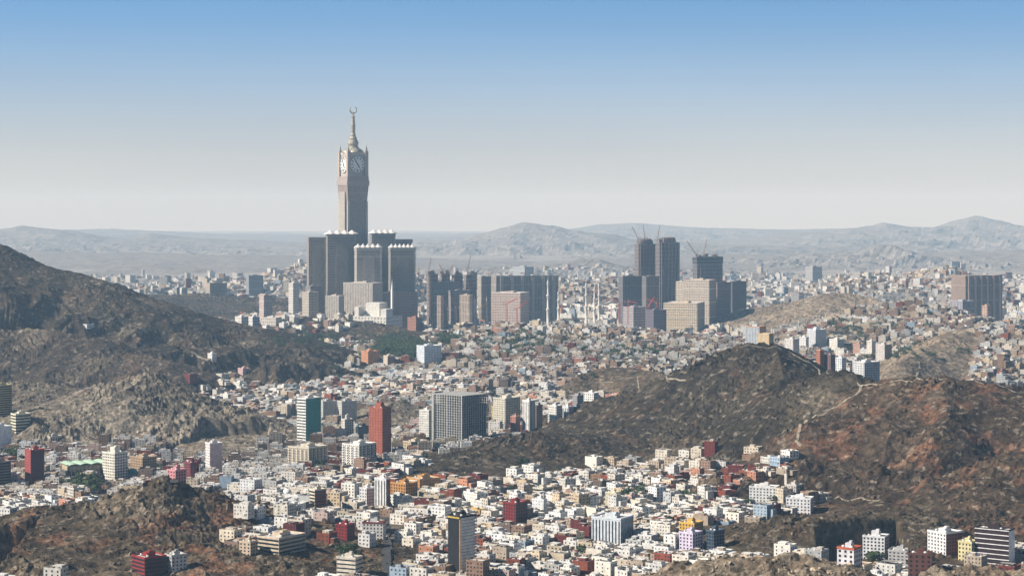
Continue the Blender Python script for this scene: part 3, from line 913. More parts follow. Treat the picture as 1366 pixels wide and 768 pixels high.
# name, label, short, xl, xc, xr, yt, yb, extras
TOWERS = [
    (T, 'teal glass tower with white striped flank and pale roof block', 'the teal glass tower', 395, 408, 426, 532, 598, dict(a=38, style='bands', wfill=(0.5, 0.42), ny=17, side=TEA, skip_side=True, col=(0.78, 0.77, 0.72), Y=2800)),
    (T, 'tall brick red tower with stepped roof block and dark balcony column', 'the brick red tower', 491, 510, 521, 545, 612, dict(a=35, col=(0.36, 0.105, 0.062), wfill=(0.28, 0.42), ny=18, penth=7, crown=(0.45, 2), nx=5)),
    (B, 'cream apartment block with many balconies in front of the teal tower', 'the cream block under the teal tower', 382, 412, 434, 598, 626, dict(a=35, col=CRM, style='balcony')),
    (B, 'white apartment block with blue grey balconies below the brick red tower', 'the white balcony block', 455, 479, 500, 594, 623, dict(a=38, col=WHT, style='balcony')),
    (T, 'plain grey windowless slab just behind the teal glass tower', 'the first grey slab', 426, 431, 448, 536, 561, dict(a=55, col=(0.55, 0.54, 0.50), side=(0.5, 0.49, 0.46), skip_side=True, Y=3050)),  # end wall toned down as painted shade, away from the sun
    (T, 'plain grey windowless slab between the teal and brick red towers', 'the second grey slab', 449, 456, 475, 536, 562, dict(a=55, col=(0.55, 0.54, 0.50), side=(0.5, 0.49, 0.46), skip_side=True, Y=3050)),  # same painted shade tone on the end wall
    (T, 'slender pale tower with clustered roof rooms behind the white balcony block', 'the slender pale tower', 455, 460, 471, 560, 600, dict(a=50, col=(0.66, 0.63, 0.57), Y=2850, penth=7)),
    (B, 'dark blue glass office block leaning against the brick red tower', 'the blue glass block', 474, 478, 494, 570, 600, dict(a=55, col=DKB, side=(0.04, 0.09, 0.15), wfill=(0.8, 0.7), Y=2900)),
    (B, 'pale grey block with rows of windows beside the brick red tower', 'the pale grey block', 521, 524, 536, 585, 608, dict(a=55, col=(0.5, 0.48, 0.44), Y=2780)),
    (B, 'tan stepped house block at the foot of the concrete frame tower', 'the tan stepped block', 537, 552, 570, 590, 610, dict(a=40, col=BEI, Y=2700)),
    (T, 'narrow white tower with square windows behind the concrete frame tower', 'the narrow white tower', 559, 572, 577, 548, 600, dict(a=30, col=WHT, wfill=(0.4, 0.4), Y=2840)),
    (T, 'broad cream tower with regular windows behind the yellow tower', 'the broad cream tower', 658, 674, 694, 532, 582, dict(a=40, col=(0.62, 0.58, 0.47), Y=2980)),
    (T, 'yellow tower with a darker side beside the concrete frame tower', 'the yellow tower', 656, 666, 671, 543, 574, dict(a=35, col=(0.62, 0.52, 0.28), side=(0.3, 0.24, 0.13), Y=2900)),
    (T, 'narrow green glass tower in front of the broad cream tower', 'the green glass tower', 680, 683, 690, 541, 570, dict(a=50, col=(0.03, 0.11, 0.10), wfill=(0.8, 0.6), Y=2920)),
    (B, 'salmon pink block with white window surrounds behind the dark ridge', 'the salmon pink block', 681, 688, 694, 556, 578, dict(a=35, col=(0.48, 0.23, 0.18), Y=2860)),
    (T, 'white tower with rounded fins rising behind the dark ridge', 'the white finned tower', 697, 706, 714, 535, 574, dict(a=40, col=(0.76, 0.76, 0.73), style='strips', wfill=(0.3, 0.5), Y=2860)),
    (T, 'dark brown tower touching the white finned tower', 'the dark brown tower', 714, 716, 724, 541, 570, dict(a=50, col=(0.14, 0.10, 0.085), Y=2900)),
    (T, 'plain white twin slab tower with small square windows', 'the white twin slab', 731, 742, 750, 542, 570, dict(a=38, col=(0.78, 0.76, 0.70), Y=2880)),
    (T, 'white and pale blue striped tower next to the plain white slab', 'the pale blue striped tower', 751, 758, 764, 543, 566, dict(a=38, col=(0.70, 0.73, 0.75), style='strips', wfill=(0.4, 0.5), Y=2900)),
    (T, 'navy glass tower next to the pale blue striped tower', 'the navy glass tower', 764, 766, 777, 543, 563, dict(a=55, col=(0.05, 0.08, 0.14), wfill=(0.8, 0.6), Y=2910)),
    (T, 'bright white tall tower with fluted side near the salmon school', 'the bright white tower', 779, 792, 799, 525, 558, dict(a=35, col=(0.80, 0.79, 0.75), Y=2950)),
    (B, 'grey concrete block behind the bright white tower', 'the grey concrete block', 764, 770, 780, 528, 545, dict(a=50, col=(0.33, 0.33, 0.33), Y=3050)),
    (B, 'white corner building with an orange end beside the bright white tower', 'the orange ended building', 795, 801, 813, 545, 556, dict(a=50, col=SAL, side=(0.6, 0.56, 0.48), Y=2900)),
    (B, 'low cream block half hidden by the mountain slope', 'the low cream block', 803, 812, 828, 541, 556, dict(a=55, col=(0.62, 0.58, 0.48), side=(0.6, 0.57, 0.49), skip_side=True, Y=2890)),
    # left edge
    (T, 'tall olive yellow tower with banded floors cut by the picture edge', 'the olive yellow tower', -14, -4, 12, 515, 572, dict(a=45, col=(0.46, 0.38, 0.2), style='bands', Y=2860)),
    (T, 'cream tower with dark horizontal bands and octagonal look', 'the banded cream tower', 11, 21, 38, 553, 604, dict(a=52, col=(0.66, 0.62, 0.46), style='bands', ny=13, wfill=(0.5, 0.45), Y=2780)),
    (B, 'white office block with a blank wall under the olive yellow tower', 'the blank white block', -20, -2, 12, 570, 608, dict(a=45, col=(0.72, 0.73, 0.76), skip_side=True, Y=2700)),
    (T, 'plum red tower standing alone beside the green roofed mall', 'the plum red tower', 31, 41, 55, 601, 646, dict(a=40, col=(0.38, 0.085, 0.075), side=(0.11, 0.03, 0.04), wfill=(0.25, 0.5), nx=4, cap=60)),  # side colour is the red with the unlit face's shade painted in
    (B, 'grey brown balcony tower cut by the picture edge', 'the grey brown tower', -16, -6, 11, 617, 650, dict(a=50, col=(0.27, 0.22, 0.21), style='bands', side=(0.2, 0.17, 0.17))),
    (B, 'white hotel tower with stepped roof and rows of dark windows', 'the white hotel tower', 133, 153, 167, 605, 642, dict(a=40, col=(0.76, 0.72, 0.62), style='windows', wfill=(0.55, 0.5), penth=7)),
    (B, 'tan ministry block with arched look beside the white hotel tower', 'the tan block', 170, 190, 206, 611, 637, dict(a=45, col=(0.40, 0.28, 0.18))),
    (B, 'long low white block with ribbon windows behind the green roofed mall', 'the long white block', 69, 104, 118, 597, 614, dict(a=20, col=(0.62, 0.60, 0.58), Y=2720)),
    (B, 'pale tower house with narrow strips behind the plum red tower', 'the pale tower house', 56, 67, 80, 583, 614, dict(a=45, col=(0.55, 0.50, 0.43), style='strips', Y=2760)),
    (T, 'tall pink tower with a bright white narrow face', 'the pink tower', 272, 280, 295, 592, 634, dict(a=58, col=(0.78, 0.70, 0.68), side=(0.60, 0.44, 0.43), skip_side=True)),
    (B, 'dark maroon block in front of the pink tower', 'the maroon block', 244, 254, 264, 618, 642, dict(a=45, col=(0.20, 0.05, 0.06))),
    (B, 'rose pink low villa block beside the maroon block', 'the rose pink villa', 221, 234, 246, 628, 642, dict(a=40, col=(0.60, 0.27, 0.29))),
    # middle front
    (T, 'white tower with vertical grey stripes beside the orange school', 'the striped white tower', 499, 515, 520, 639, 680, dict(a=28, col=(0.76, 0.76, 0.75), side=(0.2, 0.09, 0.08), style='strips', wfill=(0.35, 0.5), nx=4)),
    (B, 'white and rose block attached to the striped white tower', 'the white and rose block', 479, 489, 500, 652, 676, dict(a=40, col=(0.70, 0.68, 0.68), side=(0.42, 0.28, 0.28))),
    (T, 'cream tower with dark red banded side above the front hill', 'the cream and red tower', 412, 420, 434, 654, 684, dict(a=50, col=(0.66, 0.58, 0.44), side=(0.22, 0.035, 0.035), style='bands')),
    (B, 'orange school building with repeated bays and flat roofs', 'the orange school', 520, 541, 556, 646, 668, dict(a=40, col=(0.50, 0.25, 0.075), wfill=(0.45, 0.6))),
    (B, 'long orange wing behind the orange school', 'the long orange wing', 541, 560, 587, 640, 656, dict(a=55, col=(0.50, 0.27, 0.10), wfill=(0.4, 0.25))),
    (B, 'long beige apartment row at the foot of the rocky front hill', 'the beige row', 340, 372, 403, 719, 744, dict(a=35, col=(0.58, 0.48, 0.36), style='bands')),
    (B, 'beige walled house pair at the end of the beige row', 'the beige pair', 318, 334, 342, 724, 741, dict(a=30, col=(0.56, 0.45, 0.33))),
    (B, 'deep red cube house between long white sheds', 'the deep red cube', 447, 463, 472, 701, 722, dict(a=30, col=(0.22, 0.026, 0.026), side=(0.12, 0.02, 0.025))),
    (B, 'grey white block with a maroon roof edge by the dark street', 'the maroon edged block', 483, 511, 514, 698, 720, dict(a=12, col=(0.6, 0.58, 0.56), trim=(0.18, 0.05, 0.05))),
    (B, 'white block with four ribbon balconies near the lower edge', 'the ribbon balcony block', 448, 474, 482, 745, 772, dict(a=25, col=(0.66, 0.60, 0.50), style='bands', wfill=(0.5, 0.35))),
    (T, 'tall slab tower with black glass face and white ladder striped side', 'the black and white slab tower', 597, 615, 633, 690, 800, dict(a=45, col=(0.018, 0.018, 0.02), side=(0.72, 0.70, 0.66), wfill=(0.1, 0.1), ny=18, skip_side=True, Y=1720)),
    (T, 'dark red tower with brown side among white houses', 'the dark red tower', 671, 688, 704, 672, 706, dict(a=38, col=(0.22, 0.024, 0.022), side=(0.10, 0.055, 0.05), wfill=(0.5, 0.6))),  # side darkened to brown, shade of the unlit face put into colour
    (B, 'wide blue grey and white apartment block with dark window columns', 'the blue grey striped block', 790, 828, 847, 693, 727, dict(a=30, col=(0.62, 0.66, 0.70), style='strips', wfill=(0.4, 0.5), side=(0.30, 0.37, 0.44))),
    (B, 'lilac apartment block with arched dark windows', 'the lilac block', 907, 924, 939, 712, 738, dict(a=40, col=(0.64, 0.56, 0.70))),
    (B, 'dark blue glass block next to the lilac block', 'the dark glass block', 943, 952, 968, 709, 736, dict(a=50, col=(0.07, 0.10, 0.14), wfill=(0.7, 0.7))),
    (B, 'yellow orange stepped house behind the lilac block', 'the yellow orange house', 907, 926, 940, 699, 714, dict(a=35, col=(0.68, 0.42, 0.09))),
    (B, 'crimson block with white piers near the lower left hill foot', 'the crimson block', 171, 193, 218, 745, 790, dict(a=50, col=(0.26, 0.03, 0.028), side=(0.10, 0.03, 0.03), Y=1680, style='bands')),
    (B, 'white block with few square windows beside the crimson block', 'the white block by the crimson one', 217, 229, 247, 742, 790, dict(a=55, col=(0.45, 0.43, 0.42), side=(0.66, 0.65, 0.62), Y=1690)),
    (B, 'white four storey block set into the hillside at the picture edge', 'the hillside white block', -8, 14, 28, 690, 708, dict(a=35, col=(0.68, 0.69, 0.72), style='bands', Y=2080)),
    # right front
    (B, 'white villa block with grey window panels and roof kiosk by the quarry wall', 'the white villa by the quarry', 1153, 1180, 1191, 717, 747, dict(a=25, col=(0.70, 0.71, 0.73), wfill=(0.5, 0.55), penth=5)),
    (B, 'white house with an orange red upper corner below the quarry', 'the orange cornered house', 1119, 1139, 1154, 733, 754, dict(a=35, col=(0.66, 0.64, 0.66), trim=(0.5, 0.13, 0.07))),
    (T, 'dark office slab with thin white floor lines and white end wall', 'the dark office slab', 1307, 1346, 1358, 708, 757, dict(a=35, col=(0.035, 0.02, 0.022), side=(0.80, 0.80, 0.80), style='floors', skip_side=True)),
    (B, 'pale yellow house with stepped balconies beside the dark office slab', 'the pale yellow house', 1281, 1296, 1309, 724, 750, dict(a=40, col=(0.66, 0.58, 0.32))),
    (B, 'white house with dark red side wall behind the pale yellow house', 'the red sided house', 1243, 1262, 1288, 712, 742, dict(a=55, col=(0.72, 0.71, 0.70), side=(0.20, 0.06, 0.05))),
    (B, 'grey panelled low block in front of the white villa', 'the grey panelled block', 1187, 1212, 1222, 736, 753, dict(a=25, col=(0.46, 0.45, 0.45), wfill=(0.5, 0.4))),
    (B, 'brown walled low building with white roof near the bright bush', 'the brown walled building', 1213, 1243, 1248, 740, 756, dict(a=15, col=(0.13, 0.06, 0.05))),
    (B, 'white four storey block with dark window pairs on the hill foot', 'the white hill foot block', 1050, 1081, 1089, 666, 686, dict(a=20, col=(0.76, 0.76, 0.77), wfill=(0.4, 0.5))),
    (B, 'white long block with narrow windows among the dark red houses', 'the long white hill block', 1001, 1035, 1043, 651, 666, dict(a=20, col=(0.72, 0.72, 0.70))),
    (B, 'off white block with a square minaret like shaft on the hill foot', 'the off white shaft block', 1049, 1062, 1073, 648, 664, dict(a=40, col=(0.56, 0.52, 0.47))),
    (B, 'salmon school with long roof on the slope behind the bright white tower', 'the salmon school', 808, 840, 852, 528, 544, dict(a=25, col=(0.56, 0.28, 0.19), wfill=(0.5, 0.3), Y=3150)),
    (B, 'pale ivory block among small houses near the tree clump', 'the ivory block', 808, 822, 829, 658, 676, dict(a=30, col=(0.70, 0.64, 0.47), wfill=(0.2, 0.3))),
    (B, 'white blank walled block behind the dark red tower', 'the white blank block', 710, 725, 730, 667, 686, dict(a=30, col=(0.78, 0.79, 0.80), wfill=(0.2, 0.3))),
    (B, 'cream and grey balcony block behind the white blank block', 'the cream and grey block', 711, 724, 738, 652, 668, dict(a=40, col=(0.60, 0.54, 0.42), side=(0.34, 0.34, 0.34), style='bands')),
    # middle distance
    (B, 'pale blue office block with dense window grid by the dark grove', 'the pale blue office', 555, 566, 588, 462, 488, dict(a=55, col=(0.66, 0.72, 0.78), wfill=(0.55, 0.5), Y=3950)),
    (B, 'orange block with a grey roof room at the edge of the grove', 'the orange mid city block', 481, 491, 505, 469, 487, dict(a=50, col=(0.55, 0.27, 0.15), Y=3950)),
    (B, 'cream and brown block beside the orange block near the grove', 'the cream and brown block', 511, 517, 526, 475, 493, dict(a=50, col=(0.60, 0.52, 0.42), side=(0.22, 0.13, 0.11), Y=3900)),
    (B, 'reddish brown tower standing below the clock tower podium', 'the reddish brown tower', 543, 555, 563, 424, 447, dict(a=40, col=(0.34, 0.17, 0.13), side=(0.16, 0.10, 0.10), Y=4800)),
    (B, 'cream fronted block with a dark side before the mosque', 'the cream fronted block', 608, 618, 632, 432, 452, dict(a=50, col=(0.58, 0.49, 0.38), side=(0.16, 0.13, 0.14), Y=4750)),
    (B, 'white block with pale band windows on the far slope', 'the white slope block', 312, 322, 330, 423, 437, dict(a=45, col=(0.72, 0.70, 0.66), Y=4500)),
    (B, 'white block with blue side beside another white slope block', 'the blue sided slope block', 331, 337, 345, 423, 436, dict(a=45, col=(0.72, 0.72, 0.72), side=(0.4, 0.47, 0.55), Y=4550)),
    (B, 'long white block with rounded end on the slope under the hotels', 'the long slope block', 347, 368, 374, 424, 435, dict(a=20, col=(0.70, 0.66, 0.60), Y=4600)),
    (B, 'small white block low on the big hill flank beside a pale track', 'the white block by the track', 276, 283, 288, 472, 483, dict(a=40, col=(0.76, 0.75, 0.72), Y=3750)),
    (B, 'pale pink block at the foot of the big hill', 'the pale pink block', 316, 324, 333, 492, 505, dict(a=50, col=(0.60, 0.42, 0.40), Y=3500)),
    (B, 'small white cabin building alone on the big hill face', 'the lone white cabin', 105, 116, 123, 433, 439, dict(a=30, col=(0.72, 0.72, 0.72), pent=False, Y=3790)),
    # right middle
    (T, 'blue glass and white twin slab tower among white apartments', 'the blue and white twin slab', 1079, 1088, 1104, 440, 466, dict(a=60, col=(0.66, 0.68, 0.72), side=(0.42, 0.45, 0.48), style='strips', Y=3650, crown=(0.3, 5))),
    (T, 'blue striped tower with an orange crown and twin roof kiosks', 'the orange crowned tower', 996, 1013, 1024, 436, 456, dict(a=35, col=(0.50, 0.54, 0.58), side=(0.55, 0.27, 0.16), style='strips', trim=(0.62, 0.33, 0.16), Y=3900)),
    (B, 'sandy walled fort like house on the mountain summit', 'the summit house', 1012, 1026, 1036, 446, 461, dict(a=35, col=(0.56, 0.44, 0.28), wfill=(0.1, 0.2), pent=False, D=14)),
    (T, 'cylindrical looking white apartment tower with stacked balconies', 'the stacked balcony tower', 1048, 1058, 1068, 453, 469, dict(a=40, col=(0.66, 0.63, 0.60), Y=3500)),
    (T, 'white tower with grid windows beside the blue and white twin slab', 'the grid windowed tower', 1067, 1075, 1080, 450, 468, dict(a=35, col=(0.74, 0.73, 0.71), Y=3550)),
    (T, 'pale tower with grey side facing the tan hill', 'the grey sided pale tower', 1108, 1117, 1128, 453, 472, dict(a=50, col=(0.74, 0.70, 0.64), side=(0.44, 0.45, 0.48), Y=3500)),
    (T, 'white tower with a brown arched side panel', 'the arched panel tower', 1139, 1147, 1155, 459, 477, dict(a=40, col=(0.50, 0.30, 0.24), side=(0.78, 0.76, 0.72), Y=3450)),
    (T, 'slim cream tower next to the arched panel tower', 'the slim cream tower', 1157, 1163, 1170, 455, 478, dict(a=40, col=(0.74, 0.69, 0.62), Y=3450)),
    (T, 'brown sided apartment tower beside the slim cream tower', 'the brown sided tower', 1170, 1180, 1192, 460, 480, dict(a=45, col=(0.60, 0.55, 0.52), side=(0.25, 0.21, 0.20), Y=3480)),
    (B, 'tall orange brown block with open balconies behind the mountain ridge', 'the orange brown block', 1089, 1094, 1100, 468, 490, dict(a=40, col=(0.44, 0.20, 0.12), Y=3050)),
    (B, 'dark brown block with rows of windows behind the mountain ridge', 'the dark brown block', 1100, 1108, 1116, 474, 496, dict(a=40, col=(0.20, 0.13, 0.13), Y=3050)),
    (T, 'white tower block with grey windows rising over the black knoll', 'the tower over the black knoll', 1141, 1153, 1176, 484, 510, dict(a=60, col=(0.62, 0.62, 0.63), side=(0.55, 0.55, 0.56), Y=2900)),
    (B, 'white block with pale blue side above the black knoll', 'the pale sided block', 1116, 1123, 1130, 478, 502, dict(a=45, col=(0.72, 0.76, 0.79), Y=2950)),
]


def add_window_floor_lines(t, W, D, H, n, col):
    q = Budget(t, 'floor_edge', unit(col), 60)
    for j in range(n + 1):
        q.add(0, -D / 2 - 0.25, j * H / n - 0.35, W + 0.2, 0.9, 0.7, 0, 2)
    q.done()


for (nm, lab, short, xl, xc, xr, yt, yb, kw) in TOWERS:
    kw = dict(kw)
    fl = False
    if kw.get('style') == 'floors':
        fl = True; kw['style'] = 'none'
    t, loc, rz, W, Dd, H = tower(nm, lab, short, xl, xc, xr, yt, yb, **kw)
    if fl:
        add_window_floor_lines(t, W, Dd, H, 8, (0.75, 0.75, 0.75))
    if short == 'the black and white slab tower':
        q = Budget(t, 'ledge', unit((0.12, 0.12, 0.12)), 60)
        for j in range(1, 26):
            q.add(W / 2 + 0.1, 0, j * H / 26, Dd * 0.98, 0.4, 0.25, math.pi / 2, 2)
        q.done()
        q = Budget(t, 'balcony', unit((0.6, 0.58, 0.54)), 60)
        for j in range(1, 26):
            q.add(W / 2 + 0.2, Dd / 2 + 0.8, j * H / 26, 1.6, 2.0, 1.3, math.pi / 2, 2)
        q.done()
        link('cornice', unit((0.5, 0.36, 0.08)), t, (-W * 0.05, -Dd / 2 - 0.15, H - 1.4), 0, (W * 0.9, 0.6, 1.4))
        link('edge_strip', unit((0.35, 0.22, 0.12)), t, (W / 2 - 1.2, -Dd / 2 - 0.1, 0.1), 0, (1.4, 0.5, H - 2))
    if short == 'the off white shaft block':
        link('shaft', unit((0.58, 0.54, 0.48)), t, (-W / 2, -Dd / 2 + 2, H), 0, (3, 3, 12))

# ------------------------------------------------------------------ the bare concrete frame tower
loc, rz, W, Dd, H = place(575, 616, 651, 528, 601, 42, 2780)
t = root('unfinished_tower', 'huge unfinished concrete frame tower with open floors above the dark ridge', 'building', loc, rz)
register('the concrete frame tower', loc, W, Dd, H)
n = 22
fh = H / n
CON = (0.40, 0.395, 0.38)
q = Boxes(); q.add(0, 0, 0, fh * 18, W - 3.4, Dd - 3.4, 0, (0.08, 0.08, 0.085), None, (0.6, 0.55, 1.0), (3.0, fh))  # near-black core, its colour stands for shade inside the open floors
q.add(0, 0, fh * 18, H - fh, W * 0.3, Dd * 0.3, 0, (0.10, 0.10, 0.10))
link('dark_core', q.mesh('dark_core'), t)
q = Boxes(); q.add(0, 0, fh * 8.0, fh * 10.4, W - 2.6, Dd - 2.6, 0, (0.03, 0.03, 0.035))
link('service_floor', q.mesh('service_floor'), t)
for j in range(1, n + 1):
    link('floor_slab', unit(CON), t, (0, 0, j * fh - 0.5), 0, (W, Dd, 0.55))
nx = 13
for i in range(nx):
    x = -W / 2 + 0.6 + i * (W - 1.2) / (nx - 1)
    link('column', unit(CON), t, (x, -Dd / 2 + 0.5, 0), 0, (0.9 if i not in (0, 6, 12) else 1.8, 0.9, H))
    link('column', unit(CON), t, (x, Dd / 2 - 0.5, 0), 0, (0.9, 0.9, H))
for i in range(1, 13):
    y = -Dd / 2 + 0.5 + i * (Dd - 1.0) / 12
    if i < 12:
        link('column', unit(CON), t, (W / 2 - 0.5, y, 0), 0, (0.9, 0.9, H))
        link('column', unit(CON), t, (-W / 2 + 0.5, y, 0), 0, (0.9, 0.9, H))
for k in range(2):
    q = Boxes()
    for j in range(n):
        q.add(-W / 2 + 3 + k * 0.1, -Dd / 2 - 1.2, j * fh + 0.2, j * fh + fh - 1.2, 4.4, 1.6, 0, (0.5, 0.49, 0.46), None, (0.4, 0.5, 0.9), (2.2, fh))
    if k == 0:
        link('bay_window', q.mesh('bay_window'), t)

# ------------------------------------------------------------------ far skyline helpers
YT = 5450.0
SS = YT / F


def zz(py, Y=YT):
    return CZ + (HY - py) / F * Y


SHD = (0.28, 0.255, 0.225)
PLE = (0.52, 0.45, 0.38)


def tents(t, W, D, H, n=4, m=2, r_=None, h=11):
    n, m = m, n
    r_ = r_ or D / m * 0.95
    me = lathe('roof_tent', [(r_ * 0.95, 0), (r_ * 0.92, h * 0.14), (r_ * 0.6, h * 0.34), (r_ * 0.28, h * 0.6), (r_ * 0.06, h * 0.95), (0.0, h)], M_TENT, 8, False)
    for i in range(n):
        for j in range(m):
            link('roof_tent', me, t, ((i + 0.5) * W / n - W / 2, (j + 0.5) * D / m - D / 2, H + 1.2))


HOT = [
    ('broad dark hotel tower at the outer left of the clock tower complex', 'the outer hotel tower', 407, 412, 434, 317, 425, dict(Y=5310), None),
    ('hotel tower with white roof tents directly beside the clock shaft foot', 'the tented hotel tower', 433, 437, 475, 313, 428, dict(Y=5290), (4, 2)),
    ('shorter central hotel tower with pale frame and wavy white roof', 'the central hotel tower', 471, 476, 509, 331, 432, dict(Y=5200, col=(0.40, 0.36, 0.32)), (5, 1)),
    ('tall hotel tower with white tents behind the central hotel tower', 'the rear tented tower', 492, 496, 527, 312, 428, dict(Y=5360), (4, 2)),
    ('hotel tower partly hidden behind the end tower of the complex', 'the hidden hotel tower', 520, 524, 550, 320, 430, dict(Y=5450), None),
    ('end hotel tower with a band of white roof tents over a brown podium', 'the end hotel tower', 517, 521, 554, 331, 440, dict(Y=5270), (6, 1)),
]
for (lab, short, xl, xc, xr, yt, yb, kw, tn) in HOT:
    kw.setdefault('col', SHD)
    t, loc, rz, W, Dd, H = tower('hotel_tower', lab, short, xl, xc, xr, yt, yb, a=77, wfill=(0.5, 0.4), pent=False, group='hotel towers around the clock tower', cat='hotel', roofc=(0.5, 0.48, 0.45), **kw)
    if short != 'the hidden hotel tower':
        for k in (0.30, 0.62, 0.90):
            link('string_course', unit(tuple(c * 1.15 for c in kw['col'])), t, (0, 0, H * k), 0, (W + 1.2, Dd + 1.2, 2.0))
    q = Boxes(); q.add(0, 0, H - 6, H + 1.0, W + 1.4, Dd + 1.4, 0, tuple(c * 1.05 for c in kw['col']), (0.6, 0.58, 0.55))
    link('cornice', q.mesh('cornice'), t)
    if tn:
        tents(t, W, Dd, H, *tn)
    link('corner_pier', unit(tuple(min(0.6, c * 1.2) for c in kw['col'])), t, (W / 2 - 0.6, Dd / 2 - 2.4, 0.2), 0, (3.2, 4.0, H - 0.5))
    link('bay', unit(tuple(c * 0.9 for c in kw['col'])), t, (W / 2 + 0.6, 0, 0.2), 0, (2.4, Dd * 0.42, H * 0.9))

for (lab, short, xl, xc, xr, yt, yb, kw) in [
    ('brown stone podium block under the end hotel tower', 'the brown podium', 500, 510, 556, 391, 444, dict(Y=5225, col=(0.30, 0.22, 0.19), a=60)),
    ('pale arcaded hotel with tall arches in front of the hotel towers', 'the arcaded hotel', 456, 497, 509, 378, 424, dict(Y=5150, col=(0.52, 0.47, 0.42), a=28, style='strips', wfill=(0.45, 0.5))),
    ('smaller pale arcaded block stepping down from the arcaded hotel', 'the small arcaded block', 433, 452, 458, 395, 420, dict(Y=5120, col=(0.50, 0.46, 0.41), a=28, style='strips')),
    ('pale apartment block with roof kiosks below the outer hotel tower', 'the kiosk block', 402, 412, 424, 390, 418, dict(Y=5150, col=(0.48, 0.43, 0.37), a=45)),
    ('dark annex tower behind the kiosk block', 'the dark annex', 407, 414, 428, 382, 410, dict(Y=5250, col=(0.26, 0.25, 0.25), a=45)),
]:
    tower('hotel_block', lab, short, xl, xc, xr, yt, yb, cat='hotel', **kw)
# white palace on its knoll
loc, rz, W, Dd, H = place(467, 515, 534, 410, 432, 22, 4950)
t = root('palace', 'low white stepped palace on a knoll in front of the arcaded hotel', 'palace', loc, rz)
register('the white palace', loc, W, Dd, H)
q = Boxes()
q.add(0, 0, 0, H * 0.75, W, Dd, 0, (0.74, 0.72, 0.66), (0.7, 0.68, 0.64), (0.45, 0.5, 0.8), (9, 9))
q.add(-W * 0.36, -Dd * 0.3, 0, H, W * 0.12, Dd * 0.35, 0, (0.74, 0.72, 0.66))
q.add(W * 0.0, -2, H * 0.75, H * 1.1, W * 0.4, Dd * 0.5, 0, (0.76, 0.74, 0.68))
q.add(W * 0.40, -Dd * 0.25, 0, H * 0.95, W * 0.16, Dd * 0.4, 0, (0.76, 0.74, 0.68))
link('walls', q.mesh('walls'), t)
link('portal', unit((0.05, 0.06, 0.08)), t, (0, -Dd / 2 - 0.1, H * 0.34), 0, (W * 0.26, 1.0, H * 0.3))
link('turret', lathe('turret', [(3.5, 0), (3.5, H * 0.5), (2.4, H * 0.6), (0, H * 0.85)], M_WHITE, 10), t, (W * 0.44, 0, H * 0.9))

# ------------------------------------------------------------------ the clock tower
cx0, cy0, _ = pt(471, 440, YT)
zb = float(ground_z(cx0, cy0)[0]) - 1
CT = root('clock_tower', 'very tall stone clock tower with spire and crescent above the hotel towers', 'clock tower', (cx0, cy0, zb), R(-60))
LMK.append(('the clock tower', cx0, cy0, 70)); OCC.append((cx0, cy0, zb, 60, 60, 430))


def cz(py):
    return zz(py) - zb


ST = (0.31, 0.285, 0.26)
LT = (0.46, 0.41, 0.36)
b = Boxes(); b.add(0, 0, 0, cz(268), 57, 57, 0, ST, None, (0.45, 1.0, 0.55), (5.2, 5)); link('shaft', b.mesh('shaft'), CT)
b = Boxes()
b.add(0, -30, 0, cz(256), 36, 8, 0, LT, None, (0.35, 1.0, 0.6), (7, 5)); link('shaft_bay', b.mesh('shaft_bay'), CT)
for s in (-1, 1):
    for s2 in (-1, 1):
        link('shaft_pier', unit(LT), CT, (s * 27.5, s2 * 27.5, 0.3), 0, (6.5, 6.5, cz(268) - 1))
b = Boxes(); b.add(0, 0, cz(268), cz(247.5), 58, 58, 0, (0.36, 0.29, 0.25), None, (0.5, 0.8, 0.6), (4.5, 20), 1.12)
link('corbel', b.mesh('corbel'), CT)
b = Boxes(); b.add(0, 0, cz(247.5), cz(241), 68, 68, 0, (0.42, 0.35, 0.31), None, (0.5, 0.5, 0.5), (4, 6)); b.add(0, 0, cz(241), cz(235.5), 65, 65, 0, (0.36, 0.30, 0.27))
link('gallery', b.mesh('gallery'), CT)
b = Boxes(); b.add(0, 0, cz(235.5), cz(204), 54, 54, 0, LT, None, (0, 0, 0)); link('clock_chamber', b.mesh('clock_chamber'), CT)
pin = lathe('pinnacle', [(4.0, 0), (4.2, 3), (2.6, 7), (3.0, 9), (1.2, 13), (0.5, 19), (0, 22)], M_GOLD, 8)
for s in (-1, 1):
    for s2 in (-1, 1):
        pr = link('corner_turret', unit((0.46, 0.38, 0.33)), CT, (s * 27, s2 * 27, cz(236)), 0, (9.5, 9.5, cz(202) - cz(236)))
        link('pinnacle', pin, CT, (s * 27, s2 * 27, cz(202)))


def disc(name, r_, th, mat, seg=48):
    return lathe(name, [(0, 0), (r_, 0), (r_, th), (0, th)], mat, seg, False)


ring = lathe('dial_ring', [(21.5, 0), (23.2, 0), (23.2, 2.2), (21.5, 2.2), (21.5, 0)], M_GOLD, 48, False)
dial = disc('clock_dial', 21.5, 1.2, M_DIAL)
Vh, Fh = [], []
for k in range(12):
    a_ = 2 * math.pi * k / 12
    r0, r1 = 14.0, 19.6
    bar(Vh, Fh, (r0 * math.sin(a_), r0 * math.cos(a_), 1.4), (r1 * math.sin(a_), r1 * math.cos(a_), 1.4), 0.95 if k % 3 else 1.3)
marks = mesh_from('hour_marks', Vh, Fh, M_HAND)


def hand(name, ang, ln, w):
    V_, F_ = [], []
    a_ = R(ang)
    bar(V_, F_, (-3 * math.sin(a_), -3 * math.cos(a_), 2.0), (ln * math.sin(a_), ln * math.cos(a_), 2.0), w)
    return mesh_from(name, V_, F_, M_HAND)


